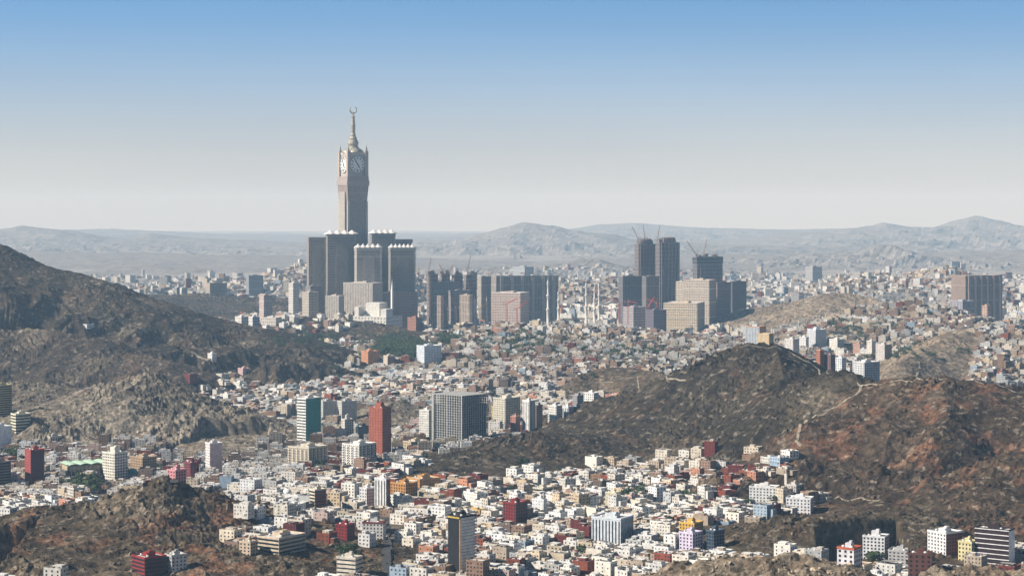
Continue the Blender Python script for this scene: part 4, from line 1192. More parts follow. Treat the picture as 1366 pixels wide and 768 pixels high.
hh_, mh_ = hand('hour_hand', 148, 10.5, 1.2), hand('minute_hand', 330, 15.5, 0.9)
zc_ = (cz(235.5) + cz(204)) / 2
for k in range(4):
    ang = k * math.pi / 2
    nrm = Vector((math.sin(ang), -math.cos(ang), 0))
    f = link('clock_face', dial, CT, (nrm.x * 27.4, nrm.y * 27.4, zc_))
    # local z of the dial points out of the wall, local y up
    Xa = Vector((math.cos(ang), math.sin(ang), 0))
    f.rotation_euler = Matrix((Xa, Vector((0, 0, 1)), nrm)).transposed().to_euler()
    for nm_, me_ in (('dial_ring', ring), ('hour_marks', marks), ('hour_hand', hh_), ('minute_hand', mh_)):
        link(nm_, me_, f)
    g = link('gable', lathe('gable', [(19, 0), (17, 5), (11, 10), (4, 13.5), (0, 15)], M_GOLD, 20), CT, (nrm.x * 13, nrm.y * 13, cz(204)))
    link('spandrel', unit((0.60, 0.54, 0.46)), CT, (nrm.x * 27.0, nrm.y * 27.0, cz(206.5)), ang, (46, 1.6, cz(203.5) - cz(206.5)))
q = Boxes(); q.add(0, 0, cz(204), cz(198), 44, 44, 0, (0.55, 0.53, 0.47), None, (0, 0, 0), (3, 3), 0.6); link('roof', q.mesh('roof'), CT)
sp = lathe('spire', [(17, cz(199)), (15.5, cz(196)), (13.0, cz(195)), (15.6, cz(192)), (14.5, cz(189)), (10.5, cz(186.5)), (11.5, cz(185)), (7.5, cz(182)), (8.0, cz(180)), (5.8, cz(178)),
                     (6.6, cz(166)), (5.6, cz(165)), (4.3, cz(157)), (5.6, cz(156)), (3.0, cz(154.5)), (1.2, cz(153.5)), (3.6, cz(152.6)), (0.8, cz(151.5)), (0, cz(151))], M_GOLD, 12, False)
link('spire', sp, CT)
Vc, Fc = [], []
N1, N2 = 36, 8
for i in range(N1 + 1):
    a_ = R(-90) + (i / N1 - 0.5) * R(300)
    th = 2.1 * math.sin(math.pi * (0.08 + 0.84 * i / N1)) + 0.25
    for j in range(N2):
        c_ = 2 * math.pi * j / N2
        rr = 9.2 + th * math.cos(c_)
        Vc.append((rr * math.cos(a_), th * 0.7 * math.sin(c_), 10.5 + rr * math.sin(a_)))
for i in range(N1):
    for j in range(N2):
        Fc.append((i * N2 + j, i * N2 + (j + 1) % N2, (i + 1) * N2 + (j + 1) % N2, (i + 1) * N2 + j))
link('crescent', mesh_from('crescent', Vc, Fc, M_GOLD, smooth=True), CT, (0, 0, cz(151.5)), R(60))

# ------------------------------------------------------------------ other far skyline
FART = [
    ('hotel_block', 'dark terraced hotel mass with stepped roof beside the mosque', 'the terraced hotel', 575, 580, 612, 377, 432, dict(Y=5500, col=(0.27, 0.26, 0.26), a=60)),
    ('hotel_block', 'lower terrace of the dark stepped hotel', 'the lower terrace', 598, 604, 628, 388, 430, dict(Y=5450, col=(0.28, 0.26, 0.26), a=60)),
    ('unfinished_tower', 'unfinished dark tower core at the outer end of the crane row', 'the outer dark core', 569, 572, 584, 366, 425, dict(Y=5650, col=(0.22, 0.18, 0.17), a=55, pent=False)),
    ('unfinished_tower', 'unfinished dark tower core behind the terraced hotel roof', 'the second dark core', 586, 589, 600, 366, 420, dict(Y=5700, col=(0.22, 0.19, 0.18), a=55, pent=False)),
    ('unfinished_tower', 'narrow unfinished dark core beside a luffing crane', 'the third dark core', 603, 606, 617, 367, 420, dict(Y=5700, col=(0.20, 0.17, 0.17), a=55, pent=False)),
    ('unfinished_tower', 'square unfinished dark core next to the long hotel', 'the fourth dark core', 619, 622, 636, 367, 425, dict(Y=5680, col=(0.20, 0.18, 0.18), a=55, pent=False)),
    ('hotel_block', 'tan slim block standing in front of the terraced hotel', 'the tan slim block', 577, 588, 592, 395, 432, dict(Y=5250, col=(0.44, 0.36, 0.30), a=30, style='strips')),
    ('hotel_block', 'tan arched block between the terraced hotel and the minarets', 'the tan arched block', 613, 626, 630, 394, 430, dict(Y=5250, col=(0.48, 0.39, 0.32), a=28, style='strips')),
    ('hotel_block', 'first pale bay of the long hotel wall behind the mosque', 'the first bay', 637, 642, 655, 369, 412, dict(Y=5900, col=(0.38, 0.34, 0.29), a=58, pent=False)),
    ('hotel_block', 'long hotel wall with pale vertical piers behind the mosque', 'the long hotel wall', 655, 662, 746, 369, 410, dict(Y=5850, col=(0.36, 0.32, 0.28), a=66, style='strips', pent=False)),
    ('hotel_block', 'broad pinkish hotel with a flat white roof edge before the long wall', 'the broad pinkish hotel', 655, 694, 706, 391, 432, dict(Y=5300, col=(0.47, 0.38, 0.34), a=25, trim=(0.7, 0.66, 0.6))),
    ('unfinished_tower', 'taller unfinished twin tower with rounded top and three cranes', 'the first twin tower', 847, 852, 876, 326, 410, dict(Y=5700, col=(0.19, 0.16, 0.155), a=60, penth=8)),
    ('unfinished_tower', 'unfinished twin tower with pale vertical fins', 'the second twin tower', 875, 880, 908, 324, 412, dict(Y=5650, col=(0.19, 0.165, 0.165), a=60, penth=8, style='strips')),
    ('hotel_block', 'dark blue podium tower at the foot of the twin towers', 'the dark blue podium tower', 826, 831, 856, 369, 412, dict(Y=5550, col=(0.19, 0.18, 0.19), a=60, style='strips')),
    ('hotel_block', 'slim podium tower with one white stripe', 'the striped podium tower', 857, 862, 880, 369, 412, dict(Y=5500, col=(0.22, 0.20, 0.20), a=60, style='strips')),
    ('unfinished_tower', 'dark square topped tower with pale fins and two cranes', 'the square topped tower', 925, 930, 966, 343, 395, dict(Y=5900, col=(0.17, 0.16, 0.165), a=62, style='strips', pent=False)),
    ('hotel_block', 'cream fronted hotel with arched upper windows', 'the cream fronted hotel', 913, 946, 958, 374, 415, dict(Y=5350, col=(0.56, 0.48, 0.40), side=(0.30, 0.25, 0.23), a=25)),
    ('hotel_block', 'pale narrow hotel wing beside the twin towers', 'the pale hotel wing', 902, 912, 917, 376, 410, dict(Y=5450, col=(0.52, 0.46, 0.39), a=30)),
    ('hotel_block', 'shaded brown hotel wing behind the cream fronted hotel', 'the shaded brown wing', 955, 957, 976, 377, 414, dict(Y=5450, col=(0.20, 0.15, 0.15), a=62)),
    ('hotel_block', 'very dark plain hotel block at the hill edge', 'the very dark block', 975, 977, 997, 376, 406, dict(Y=5600, col=(0.10, 0.10, 0.115), a=62)),
    ('hotel_block', 'bright beige slab hotel with shadowed end and long window rows', 'the bright beige slab', 886, 930, 945, 405, 447, dict(Y=4800, col=(0.64, 0.53, 0.40), side=(0.40, 0.35, 0.27), a=16)),  # end wall's shadow is painted into its side colour
    ('hotel_block', 'broad brown towered hotel standing alone beyond the settled hill', 'the brown towered hotel', 1275, 1288, 1344, 368, 412, dict(Y=5600, col=(0.36, 0.27, 0.22), side=(0.26, 0.22, 0.20), a=64, style='strips', pent=False)),
    ('hotel_block', 'blue striped block in front of the brown towered hotel', 'the blue striped far block', 1272, 1284, 1303, 402, 420, dict(Y=5000, col=(0.38, 0.38, 0.42), a=55, style='strips')),
    ('hotel_block', 'orange tan round cornered block below the brown towered hotel', 'the orange tan block', 1311, 1317, 1323, 408, 428, dict(Y=4800, col=(0.52, 0.36, 0.28), a=40)),
    ('hotel_block', 'cream block with grouped bays below the brown towered hotel', 'the cream bayed block', 1324, 1336, 1346, 411, 430, dict(Y=4750, col=(0.60, 0.50, 0.40), a=40)),
    ('hotel_block', 'small brown block on the ridge line at the picture edge', 'the ridge line block', 1340, 1347, 1353, 428, 438, dict(Y=3950, col=(0.44, 0.26, 0.16), a=45)),
    ('hotel_block', 'large hazy grey office block far in the valley', 'the hazy office block', 1076, 1084, 1098, 356, 370, dict(Y=8500, col=(0.36, 0.36, 0.36), a=55)),
    ('hotel_block', 'hazy grey hotel slab near the dark far hills', 'the hazy hotel slab', 272, 280, 301, 378, 394, dict(Y=6400, col=(0.42, 0.36, 0.30), a=60)),
    ('hotel_block', 'hazy blue block among pale far apartments', 'the hazy blue block', 327, 332, 350, 368, 388, dict(Y=6900, col=(0.25, 0.27, 0.30), a=60)),
    ('hotel_block', 'pale pink far apartment block near the outer hotel tower', 'the pale pink far block', 345, 352, 362, 394, 408, dict(Y=5700, col=(0.56, 0.46, 0.42), a=45)),
    ('hotel_block', 'pale far tower with a blue side near the outer hotel tower', 'the pale far tower', 384, 391, 398, 378, 400, dict(Y=6000, col=(0.62, 0.58, 0.54), a=45)),
    ('hotel_block', 'twin hazy white towers far beyond the brown towered hotel', 'the hazy white towers', 1276, 1282, 1290, 352, 366, dict(Y=8000, col=(0.66, 0.66, 0.66), a=45)),
    ('hotel_block', 'long hazy slab on the far plain behind the long hotel wall', 'the long hazy slab', 684, 700, 712, 356, 366, dict(Y=8500, col=(0.34, 0.36, 0.38), a=60)),
    ('hotel_block', 'grey walled construction block at the foot of the twin towers', 'the grey construction block', 832, 845, 862, 410, 432, dict(Y=5200, col=(0.36, 0.33, 0.34), a=50)),
    ('hotel_block', 'dark construction block with reddish scaffolds before the twin towers', 'the dark construction block', 862, 872, 890, 414, 440, dict(Y=5050, col=(0.15, 0.13, 0.16), a=55)),
]
for (nm, lab, short, xl, xc, xr, yt, yb, kw) in FART:
    t, loc, rz, W, Dd, H = tower(nm, lab, short, xl, xc, xr, yt, yb, cat='hotel' if nm == 'hotel_block' else 'building', wfill=kw.pop('wfill', (0.5, 0.5)), **kw)
    if short in ('the first twin tower', 'the second twin tower'):
        link('rounded_top', lathe('rounded_top', [(0.5, 0), (0.5, 0.6), (0.42, 1.0), (0.0, 1.0)], M_BLD, 14, True, kw['col']), t, (0, 0, H), 0, (W * 0.9, Dd * 0.8, 16))
    if nm == 'unfinished_tower':
        nb2 = max(6, int(H / 11))
        for j in range(1, nb2 + 1):
            link('floor_slab', unit(tuple(min(0.5, c * 1.7) for c in kw['col'])), t, (0, 0, j * H / nb2 - 1.2), 0, (W + 2.2, Dd + 2.2, 1.3))
        q = Boxes()
        for k in range(9):
            q.add(rnd.uniform(-.42, .42) * W, rnd.uniform(-.42, .42) * Dd, H - 0.5, H + rnd.uniform(3, 12), rnd.uniform(2, 7), rnd.uniform(3, 12), 0, kw['col'])
        link('core_wall', q.mesh('core_wall'), t)
        q = Boxes()
        for k in range(4):
            q.add(W / 2 + 2.4, (k + .5) * Dd / 4 - Dd / 2 + rnd.uniform(-3, 3), H * rnd.uniform(.02, .4), H * rnd.uniform(.7, 1.02), 2.4, rnd.uniform(2, 6), 0, (0.30, 0.22, 0.17), None, (0.6, 0.6, 0.9), (2, 4))
        link('scaffold', q.mesh('scaffold'), t)
    elif H > 45:
        for k in (0.26, 0.55, 0.82):
            link('string_course', unit(tuple(min(0.6, c * 1.25) for c in kw['col'])), t, (0, 0, H * k), 0, (W + 1.4, Dd + 1.4, 1.6))
    if short in ('the brown towered hotel', 'the first twin tower', 'the second twin tower', 'the long hotel wall'):
        n = 6
        for i in range(n):
            link('pier', unit(tuple(c * 1.25 for c in kw['col'])), t, (W / 2 + 1.6, (i + 0.5) * Dd / n - Dd / 2, 0.1), 0, (3.4, Dd / n * 0.28, H * (0.98 if i % 2 else 1.0)))
    if short == 'the square topped tower':
        link('crown_band', unit((0.05, 0.05, 0.06)), t, (0, 0, H - 18), 0, (W + 2, Dd + 2, 18))
    if short == 'the arcaded hotel':
        pass

# ------------------------------------------------------------------ mosque with minarets
mx, my, _ = pt(700, 436, 5150)
mz = float(ground_z(mx, my)[0])
MQ = root('mosque', 'great mosque with white roofs and tall slender minarets beyond the houses', 'mosque', (mx, my, mz))
LMK.append(('the great mosque', mx, my, 150)); OCC.append((mx, my, mz, 300, 60, 28))
q = Boxes()
q.add(20, 60, 0, 24, 330, 120, R(-8), (0.66, 0.64, 0.60), (0.7, 0.69, 0.66), (0.5, 0.6, 0.8), (8, 12))
q.add(10, -10, 0, 16, 180, 60, R(-14), (0.74, 0.72, 0.68), (0.75, 0.74, 0.72), (0.5, 0.5, 0.8), (6, 8))
q.add(-170, 40, 0, 14, 150, 70, R(4), (0.66, 0.66, 0.66), (0.72, 0.72, 0.72), (0.5, 0.5, 0.7), (7, 7))
link('prayer_hall', q.mesh('prayer_hall'), MQ)
q = Boxes(); q.add(20, 30, 24, 33, 60, 40, R(-8), (0.72, 0.70, 0.66)); link('gate_house', q.mesh('gate_house'), MQ)
for (px, pb, ptop, Y) in ((731, 438, 366, 5150), (782, 434, 371, 5500), (793, 434, 377, 5450), (799, 434, 372, 5600), (633, 424, 394, 5350), (649, 424, 395, 5350), (745, 436, 384, 5700)):
    x, y, z1 = pt(px, ptop, Y)
    Hm = z1 - mz
    pr = [(4.6, 0), (4.6, .18 * Hm), (3.8, .18 * Hm), (3.6, .42 * Hm), (5.4, .44 * Hm), (5.4, .455 * Hm), (3.0, .46 * Hm), (2.8, .64 * Hm), (4.6, .66 * Hm), (4.6, .675 * Hm), (2.4, .68 * Hm), (2.2, .83 * Hm), (3.4, .85 * Hm), (2.4, .88 * Hm), (0.5, .93 * Hm), (0.4, Hm), (0, Hm)]
    link('minaret', lathe('minaret', pr, M_BLD, 12, True, (0.62, 0.59, 0.54)), MQ, (x - mx, y - my, 0))


# ------------------------------------------------------------------ cranes
def crane(lab, px, pbase, pmast, tipx, tipy, Y, mat=None, thick=0.9, onroof=True):
    mat = mat or M_STEEL
    x0, y0, z0 = pt(px, pbase, Y)
    zm = pt(px, pmast, Y)[2] - z0
    t = root('tower_crane', lab, 'crane', (x0, y0, z0))
    V_, F_ = [], []
    w = 1.6
    for s in (-1, 1):
        for s2 in (-1, 1):
            bar(V_, F_, (s * w, s2 * w, 0), (s * w, s2 * w, zm), 0.55)
    z = 0; k = 1
    while z < zm - 3:
        bar(V_, F_, (-w * k, -w, z), (w * k, -w, z + 3.2), 0.2); bar(V_, F_, (w, -w * k, z), (w, w * k, z + 3.2), 0.2)
        z += 3.2; k = -k
    link('mast', mesh_from('mast', V_, F_, mat), t)
    tx, ty, tz = pt(tipx, tipy, Y)
    tip = Vector((tx - x0, 0, tz - z0)); a0 = Vector((0, 0, zm))
    V_, F_ = [], []
    for off in ((0, -1.0, -0.7), (0, 1.0, -0.7), (0, 0, 1.1)):
        o_ = Vector(off)
        bar(V_, F_, a0 + o_, tip + o_ * 0.5, 0.6)
    n_ = 14
    for i in range(n_):
        p0 = a0.lerp(tip, i / n_); p1 = a0.lerp(tip, (i + 1) / n_)
        bar(V_, F_, p0 + Vector((0, -1, -0.7)), p1 + Vector((0, 0, 1.1)), 0.18)
    link('jib', mesh_from('jib', V_, F_, mat), t)
    back = -1 if tip.x > 0 else 1
    V_, F_ = [], []
    bar(V_, F_, a0, a0 + Vector((back * 9, 0, 0.4)), 0.6)
    bar(V_, F_, a0, a0 + Vector((back * 3, 0, 9)), 0.3)
    bar(V_, F_, a0 + Vector((back * 3, 0, 9)), a0.lerp(tip, 0.8), 0.14)
    bar(V_, F_, a0 + Vector((back * 3, 0, 9)), a0 + Vector((back * 9, 0, 0.4)), 0.14)
    link('counter_jib', mesh_from('counter_jib', V_, F_, mat), t)
    q = Boxes(); q.add(back * 8.4, 0, zm - 2.5, zm + 1.0, 2.6, 2.6, 0, (0.3, 0.3, 0.3)); link('counterweight', q.mesh('counterweight'), t)
    q = Boxes(); q.add(-back * 1.6, -1.9, zm - 0.5, zm + 2.0, 2.0, 1.8, 0, (0.7, 0.66, 0.5)); link('cab', q.mesh('cab'), t)


for c in [
    ('crane with steep jib leaning outward over the first twin tower', 851, 325, 318, 843, 302, 5700),
    ('crane with nearly upright jib at the middle of the first twin tower', 860, 322, 317, 858, 300, 5700),
    ('crane standing in the gap of the twin towers with raised jib', 877, 345, 320, 880, 301, 5690),
    ('small level crane on top of the second twin tower', 889, 322, 317, 897, 318, 5660),
    ('crane with jib raised outward over the square topped tower', 929, 343, 340, 916, 321, 5900),
    ('crane with upright jib on the square topped tower', 939, 343, 338, 943, 319, 5900),
    ('short level crane on the far end of the square topped tower', 953, 343, 339, 957, 338, 5900),
    ('crane over the outer dark core', 572, 367, 362, 575, 344, 5650),
    ('crane over the second dark core', 590, 367, 361, 586, 352, 5700),
    ('crane between the second and third dark cores', 601, 368, 362, 604, 354, 5700),
    ('crane with steep jib over the fourth dark core', 624, 367, 361, 628, 340, 5680),
    ('small crane over the long hotel wall start', 652, 369, 365, 658, 364, 5900),
    ('small crane on the long hotel wall middle', 700, 369, 365, 694, 364, 5900),
]:
    crane(*c)
for c in [
    ('red crane in front of the broad pinkish hotel with lowered jib', 676, 432, 405, 690, 398, 5100),
    ('red crane beside the broad pinkish hotel', 690, 432, 412, 702, 402, 5050),
    ('red crane in front of the dark blue podium tower', 826, 430, 405, 815, 396, 5100),
    ('red crane near the grey construction block', 838, 432, 402, 850, 404, 5100),
    ('red crane beside the bright beige slab', 876, 428, 404, 862, 398, 5150),
    ('red crane by the dark construction block', 865, 430, 408, 873, 396, 5120),
    ('red crane in the shaded gap behind the pale hill', 1276, 436, 428, 1262, 422, 4500),
    ('red crane in the shaded gap with jib toward the ridge', 1292, 436, 426, 1300, 422, 4500),
]:
    crane(*c, mat=M_REDST)
for c in [
    ('tan crane before the terraced hotel with diagonal jib', 598, 428, 412, 590, 396, 5150),
    ('tan crane between terraced hotel and tan arched block', 608, 428, 410, 600, 392, 5150),
    ('tan crane by the smaller minarets', 640, 428, 412, 648, 404, 5200),
]:
    crane(*c)

# ------------------------------------------------------------------ the green roofed mall, domes, quarry wall
loc, rz, W, Dd, H = place(72, 92, 132, 617, 643, 60, None, 70)
t = root('market_hall', 'long hall with pale green wavy roof and arched upper wall beside the plum red tower', 'hall', loc, rz)
register('the green roofed mall', loc, 60, 60, H)
# its long side faces right-front
q = Boxes(); q.add(0, 0, 0, H * 0.55, W, Dd, 0, (0.16, 0.15, 0.14), None, (0.7, 0.5, 0.9), (4, 4)); link('ground_storey', q.mesh('ground_storey'), t)
q = Boxes(); q.add(0, 0, H * 0.55, H * 0.82, W * 0.92, Dd * 0.94, 0, (0.52, 0.43, 0.28), None, (0.4, 0.5, 0.8), (5, 4)); link('upper_wall', q.mesh('upper_wall'), t)
V_, F_ = [], []
n = 40
for i in range(n + 1):
    y = -Dd / 2 + Dd * i / n
    z = H * 0.82 + 1.4 * abs(math.sin(i / n * math.pi * 5)) + 0.4
    for x in (-W * 0.5, W * 0.5):
        V_ += [(x, y, z), (x, y, z + 0.7)]
for i in range(n):
    k = i * 4
    F_ += [(k + 1, k + 3, k + 7, k + 5), (k, k + 4, k + 6, k + 2), (k + 2, k + 6, k + 7, k + 3), (k, k + 1, k + 5, k + 4)]
link('roof', mesh_from('roof', V_, F_, flat_mat('green_roof', (0.42, 0.58, 0.44))), t)
q = Boxes()
for i in range(14):
    q.add(W / 2 + 1.2, -Dd / 2 + (i + 0.5) * Dd / 14, 0, H * 0.55, 0.8, 0.8, 0, (0.6, 0.55, 0.45))
props(link('column', q.mesh('column'), t), kind='stuff')
for k, (px, py, rr, lab) in enumerate(((196, 636, 8.5, 'turquoise domed hall behind the small white houses'), (177, 637, 6.5, 'smaller domed hall with duller turquoise roof'), (383, 664, 5.5, 'white domed roof building near the front hill'), (588, 676, 5.5, 'white shallow domed building below the orange school'), (632, 668, 5.0, 'pale domed building behind the white roofs near the orange school'))):
    x, y, z = hit(px, py)
    t = root('domed_building', lab, 'building', (x, y, float(ground_z(x, y)[0]) - 0.5), R(-35))
    LMK.append(('the ' + ' '.join(lab.split()[:3]), x, y, rr * 1.3)); OCC.append((x, y, z, rr * 2, rr * 2, 12))
    q = Boxes(); q.add(0, 0, 0, 5.0, rr * 2.3, rr * 2.3, 0, (0.68, 0.66, 0.6), None, (0.3, 0.5, 0.8), (3, 4)); link('walls', q.mesh('walls'), t)
    link('dome', lathe('dome', [(rr, 0), (rr, 1.2)] + [(rr * math.cos(a), 1.2 + rr * 0.9 * math.sin(a)) for a in np.linspace(0.05, math.pi / 2, 8)], M_TEAL if k < 2 else M_WHITE, 20), t, (0, 0, 5.0))

# ------------------------------------------------------------------ retaining wall under the rocky hill
wp = [hit(*p)[:2] for p in ((188, 624), (205, 621), (228, 622), (250, 620), (268, 616), (290, 612))]
V_, F_ = [], []
for i, (x, y) in enumerate(wp):
    g_ = float(ground_z(x, y)[0]); hgt = 8.5 - i * 0.7
    V_ += [(x, y - 0.8, g_ - 3), (x, y - 0.8, g_ + hgt), (x, y + 0.8, g_ + hgt), (x, y + 0.8, g_ - 3)]
for i in range(len(wp) - 1):
    a, b = i * 4, i * 4 + 4
    F_ += [(a, b, b + 1, a + 1), (a + 1, b + 1, b + 2, a + 2), (a + 2, b + 2, b + 3, a + 3)]
props(link('retaining_wall', mesh_from('retaining_wall', V_, F_, M_WHITE)), 'long pale retaining wall at the foot of the quarried rocky hill', 'wall')

# ------------------------------------------------------------------ draped strips: paths, tracks, streets
def strip(name, pix, width, mat, lift=0.35, world=None):
    pts_ = world or [hit(*p)[:2] for p in pix]
    P2 = [Vector((p[0], p[1])) for p in pts_]
    S = []
    for a, b in zip(P2[:-1], P2[1:]):
        n_ = max(2, int((b - a).length / 6))
        S += [a.lerp(b, i / n_) for i in range(n_)]
    S.append(P2[-1])
    S = [Vector((p.x + 2.0 * float(gnoise(p.x / 30, p.y / 30, 5)), p.y + 2.0 * float(gnoise(p.x / 30, p.y / 30, 6)))) for p in S]
    V_, F_ = [], []
    for i, p in enumerate(S):
        d = (S[min(i + 1, len(S) - 1)] - S[max(i - 1, 0)])
        if d.length < 1e-6: d = Vector((1, 0))
        d.normalize(); nn = Vector((-d.y, d.x))
        for s in (-1, 0, 1):
            q_ = p + nn * (s * width / 2)
            V_.append([q_.x, q_.y, 0])
    V_ = np.array(V_)
    V_[:, 2] = ground_z(V_[:, 0], V_[:, 1]) + lift
    z3 = V_[:, 2].reshape(-1, 3); z3[:] = z3.max(1, keepdims=True)
    m = len(V_)
    V2 = V_.copy(); V2[:, 2] -= 2.5
    V_ = np.concatenate([V_, V2])
    for i in range(len(S) - 1):
        for s in range(2):
            a = i * 3 + s
            F_.append((a, a + 3, a + 4, a + 1))
        F_.append((i * 3, m + i * 3, m + i * 3 + 3, i * 3 + 3))
        F_.append((i * 3 + 2, i * 3 + 5, m + i * 3 + 5, m + i * 3 + 2))
    props(link(name, mesh_from(name, V_, F_, mat)), kind='structure')


strip('mountain_path', [(982, 468), (1005, 465), (1030, 465), (1052, 470), (1075, 482), (1092, 493), (1104, 499)], 2.4, M_PATH)
strip('mountain_path', [(1143, 514), (1160, 513), (1190, 508), (1230, 507), (1262, 505), (1300, 509), (1340, 517), (1366, 525)], 1.3, M_PATH)
strip('valley_track', [(1148, 517), (1135, 530), (1110, 545), (1090, 556), (1075, 560), (1068, 570), (1062, 588), (1070, 598)], 3.2, M_PATH)
strip('hill_track', [(1090, 663), (1120, 662), (1150, 665), (1175, 667)], 1.6, M_PATH)
strip('hill_track', [(255, 470), (262, 475), (270, 479), (285, 485)], 6, M_PATH)
strip('hill_track', [(800, 512), (850, 503), (890, 507), (915, 511)], 2, M_PATH)
STREETS = [[(514, 690), (516, 725), (518, 768), (520, 800)], [(560, 610), (520, 630), (470, 640), (380, 650), (300, 652), (230, 650)],
           [(200, 645), (120, 650), (50, 652), (-20, 655)], [(700, 612), (760, 640), (850, 650), (930, 640)]]
STREET_W = []
for s_ in STREETS:
    wpts = [hit(*p)[:2] for p in s_]
    STREET_W.append(wpts)
    strip('street', None, 8, M_ROAD, 0.3, wpts)

# ------------------------------------------------------------------ the city: candidates on rotated street grids
def near_street(x, y):
    m = np.zeros(x.shape, bool)
    for w in STREET_W:
        for a, b in zip(w[:-1], w[1:]):
            dx, dy = b[0] - a[0], b[1] - a[1]
            t = np.clip(((x - a[0]) * dx + (y - a[1]) * dy) / (dx * dx + dy * dy + 1e-6), 0, 1)
            m |= np.hypot(x - a[0] - t * dx, y - a[1] - t * dy) < 11
    return m


def hill_mask(x, y):
    H, ID, bh = terrain(x, y, False)
    return H, ID, bh


seeds = []
g = 330.0
for j in range(int(1500 / g), int(6900 / g) + 1):
    for i in range(-int(0.36 * j * g / g) - 1, int(0.36 * j * g / g) + 2):
        seeds.append(((i + rng.uniform(.1, .9)) * g, (j + rng.uniform(.1, .9)) * g))
seeds = np.array(seeds)
sang = R(-38) + rng.normal(0, 0.22, len(seeds)) + fbm(seeds[:, 0], seeds[:, 1], 1200, 2, seed=7) * 0.8
cx_, cy_, ca_, cs_ = [], [], [], []
for k, (sx, sy) in enumerate(seeds):
    a = sang[k]
    big = 1.0 + 0.25 * rng.random()
    stp = (16.5 if sy < 3000 else 17.5) * big
    n = int(420 / stp)
    I, J = np.meshgrid(np.arange(-n, n + 1), np.arange(-n, n + 1))
    lx = I * stp + np.floor(I / 5) * 6.0
    ly = J * stp * 0.92 + np.floor(J / 2) * 3.5
    lx = lx + rng.normal(0, 0.9, lx.shape); ly = ly + rng.normal(0, 0.9, ly.shape)
    x = sx + lx * math.cos(a) - ly * math.sin(a); y = sy + lx * math.sin(a) + ly * math.cos(a)
    x = x.ravel(); y = y.ravel()
    d = np.hypot(seeds[:, 0][None] - x[:, None], seeds[:, 1][None] - y[:, None]) if False else None
    keep = (np.abs(x) < 0.335 * y + 20) & (y > 1560) & (y < 6550) & (np.hypot(x - sx, y - sy) < 480)
    x = x[keep]; y = y[keep]
    nb = seeds[np.hypot(seeds[:, 0] - sx, seeds[:, 1] - sy) < 1100]
    dd = np.hypot(nb[:, 0][None] - x[:, None], nb[:, 1][None] - y[:, None])
    own = np.hypot(x - sx, y - sy)
    ok = own <= dd.min(1) + 1e-6
    # keep off the seams between districts
    srt = np.sort(dd, 1)
    ok &= (srt[:, 1] - srt[:, 0]) > 9
    x = x[ok]; y = y[ok]
    cx_.append(x); cy_.append(y); ca_.append(np.full(len(x), a)); cs_.append(np.full(len(x), stp))
cx_ = np.concatenate(cx_); cy_ = np.concatenate(cy_); ca_ = np.concatenate(ca_); cs_ = np.concatenate(cs_)
_, hid, bh = hill_mask(cx_, cy_)
px_ = CX + cx_ / cy_ * F
gz_ = ground_z(cx_, cy_)
py_ = HY + (CZ - gz_) / cy_ * F
fr = fbm(cx_, cy_, 90, 3, seed=150)
hn = np.array([h['name'] for h in HILLS] + ['ground'])[hid]
lim = 9 + 6 * fr
lim = np.where(hn == 'settled_hill', 999, lim)
lim = np.where((hn == 'pale_hill') | (hn == 'tan_hill'), 12 + 14 * fr, lim)
# pockets of houses that climb bare hills
def pocket(x0, x1, y0, y1, add):
    global lim
    k = (px_ > x0) & (px_ < x1) & (py_ > y0) & (py_ < y1)
    lim = np.where(k, lim + add, lim)
pocket(880, 1075, 598, 668, 45)
pocket(300, 440, 684, 728, 30)
pocket(320, 470, 418, 445, 60)
pocket(360, 480, 445, 490, 22)
pocket(0, 40, 686, 705, 30)
pocket(150, 330, 486, 520, 18)
pocket(960, 1120, 650, 668, 10)
pocket(20, 170, 655, 676, 14)
ok = (bh < lim)
slope_ok = np.abs(ground_z(cx_ + 8, cy_) - ground_z(cx_ - 8, cy_)) + np.abs(ground_z(cx_, cy_ + 8) - ground_z(cx_, cy_ - 8)) < 22
ok &= slope_ok & ~near_street(cx_, cy_)
# open places: grove, quarry floor, construction forecourt
for (x0, x1, y0, y1) in ((500, 566, 448, 482), (1080, 1215, 690, 745), (-60, 52, 690, 775), (222, 335, 590, 613), (560, 860, 424, 436), (1225, 1262, 735, 752)):
    ok &= ~((px_ > x0) & (px_ < x1) & (py_ > y0) & (py_ < y1))
sparse = (bh > 9) & (hn != 'settled_hill')
ok &= ~(sparse & (rng.random(len(cx_)) < 0.45))
ok &= rng.random(len(cx_)) > np.where(hn == 'settled_hill', 0.2, 0.09)
for (_, lx, ly, lr) in LMK:
    ok &= np.hypot(cx_ - lx, cy_ - ly) > lr + 7
sel = np.nonzero(ok)[0]
NC = len(sel)
X_, Y_, A_, S_ = cx_[sel], cy_[sel], ca_[sel], cs_[sel]
HN = hn[sel]; PX = px_[sel]; PY = py_[sel]; GZ = gz_[sel]
W_ = S_ * np.where(rng.random(NC) < 0.4, 1.0, rng.uniform(0.7, 1.0, NC))
D_ = S_ * 0.92 * rng.uniform(0.68, 0.98, NC)
FLR = rng.choice([1, 2, 3, 4, 5], NC, p=[0.24, 0.38, 0.26, 0.09, 0.03])
region_r = (PX > 940) & (Y_ > 2900) & (Y_ < 6000) & (HN != 'settled_hill')
FLR = np.where(region_r, rng.choice([2, 3, 4, 5, 7, 9], NC, p=[.2, .25, .22, .15, .11, .07]), FLR)
far_band = (Y_ > 4600) & (HN == 'ground')
FLR = np.where(far_band, rng.choice([2, 3, 4, 6, 8], NC, p=[.25, .3, .25, .12, .08]), FLR)
mid = (Y_ > 2650) & (Y_ < 3600) & (PX < 940)
FLR = np.where(mid, rng.choice([2, 3, 4, 5, 6], NC, p=[.25, .33, .25, .12, .05]), FLR)
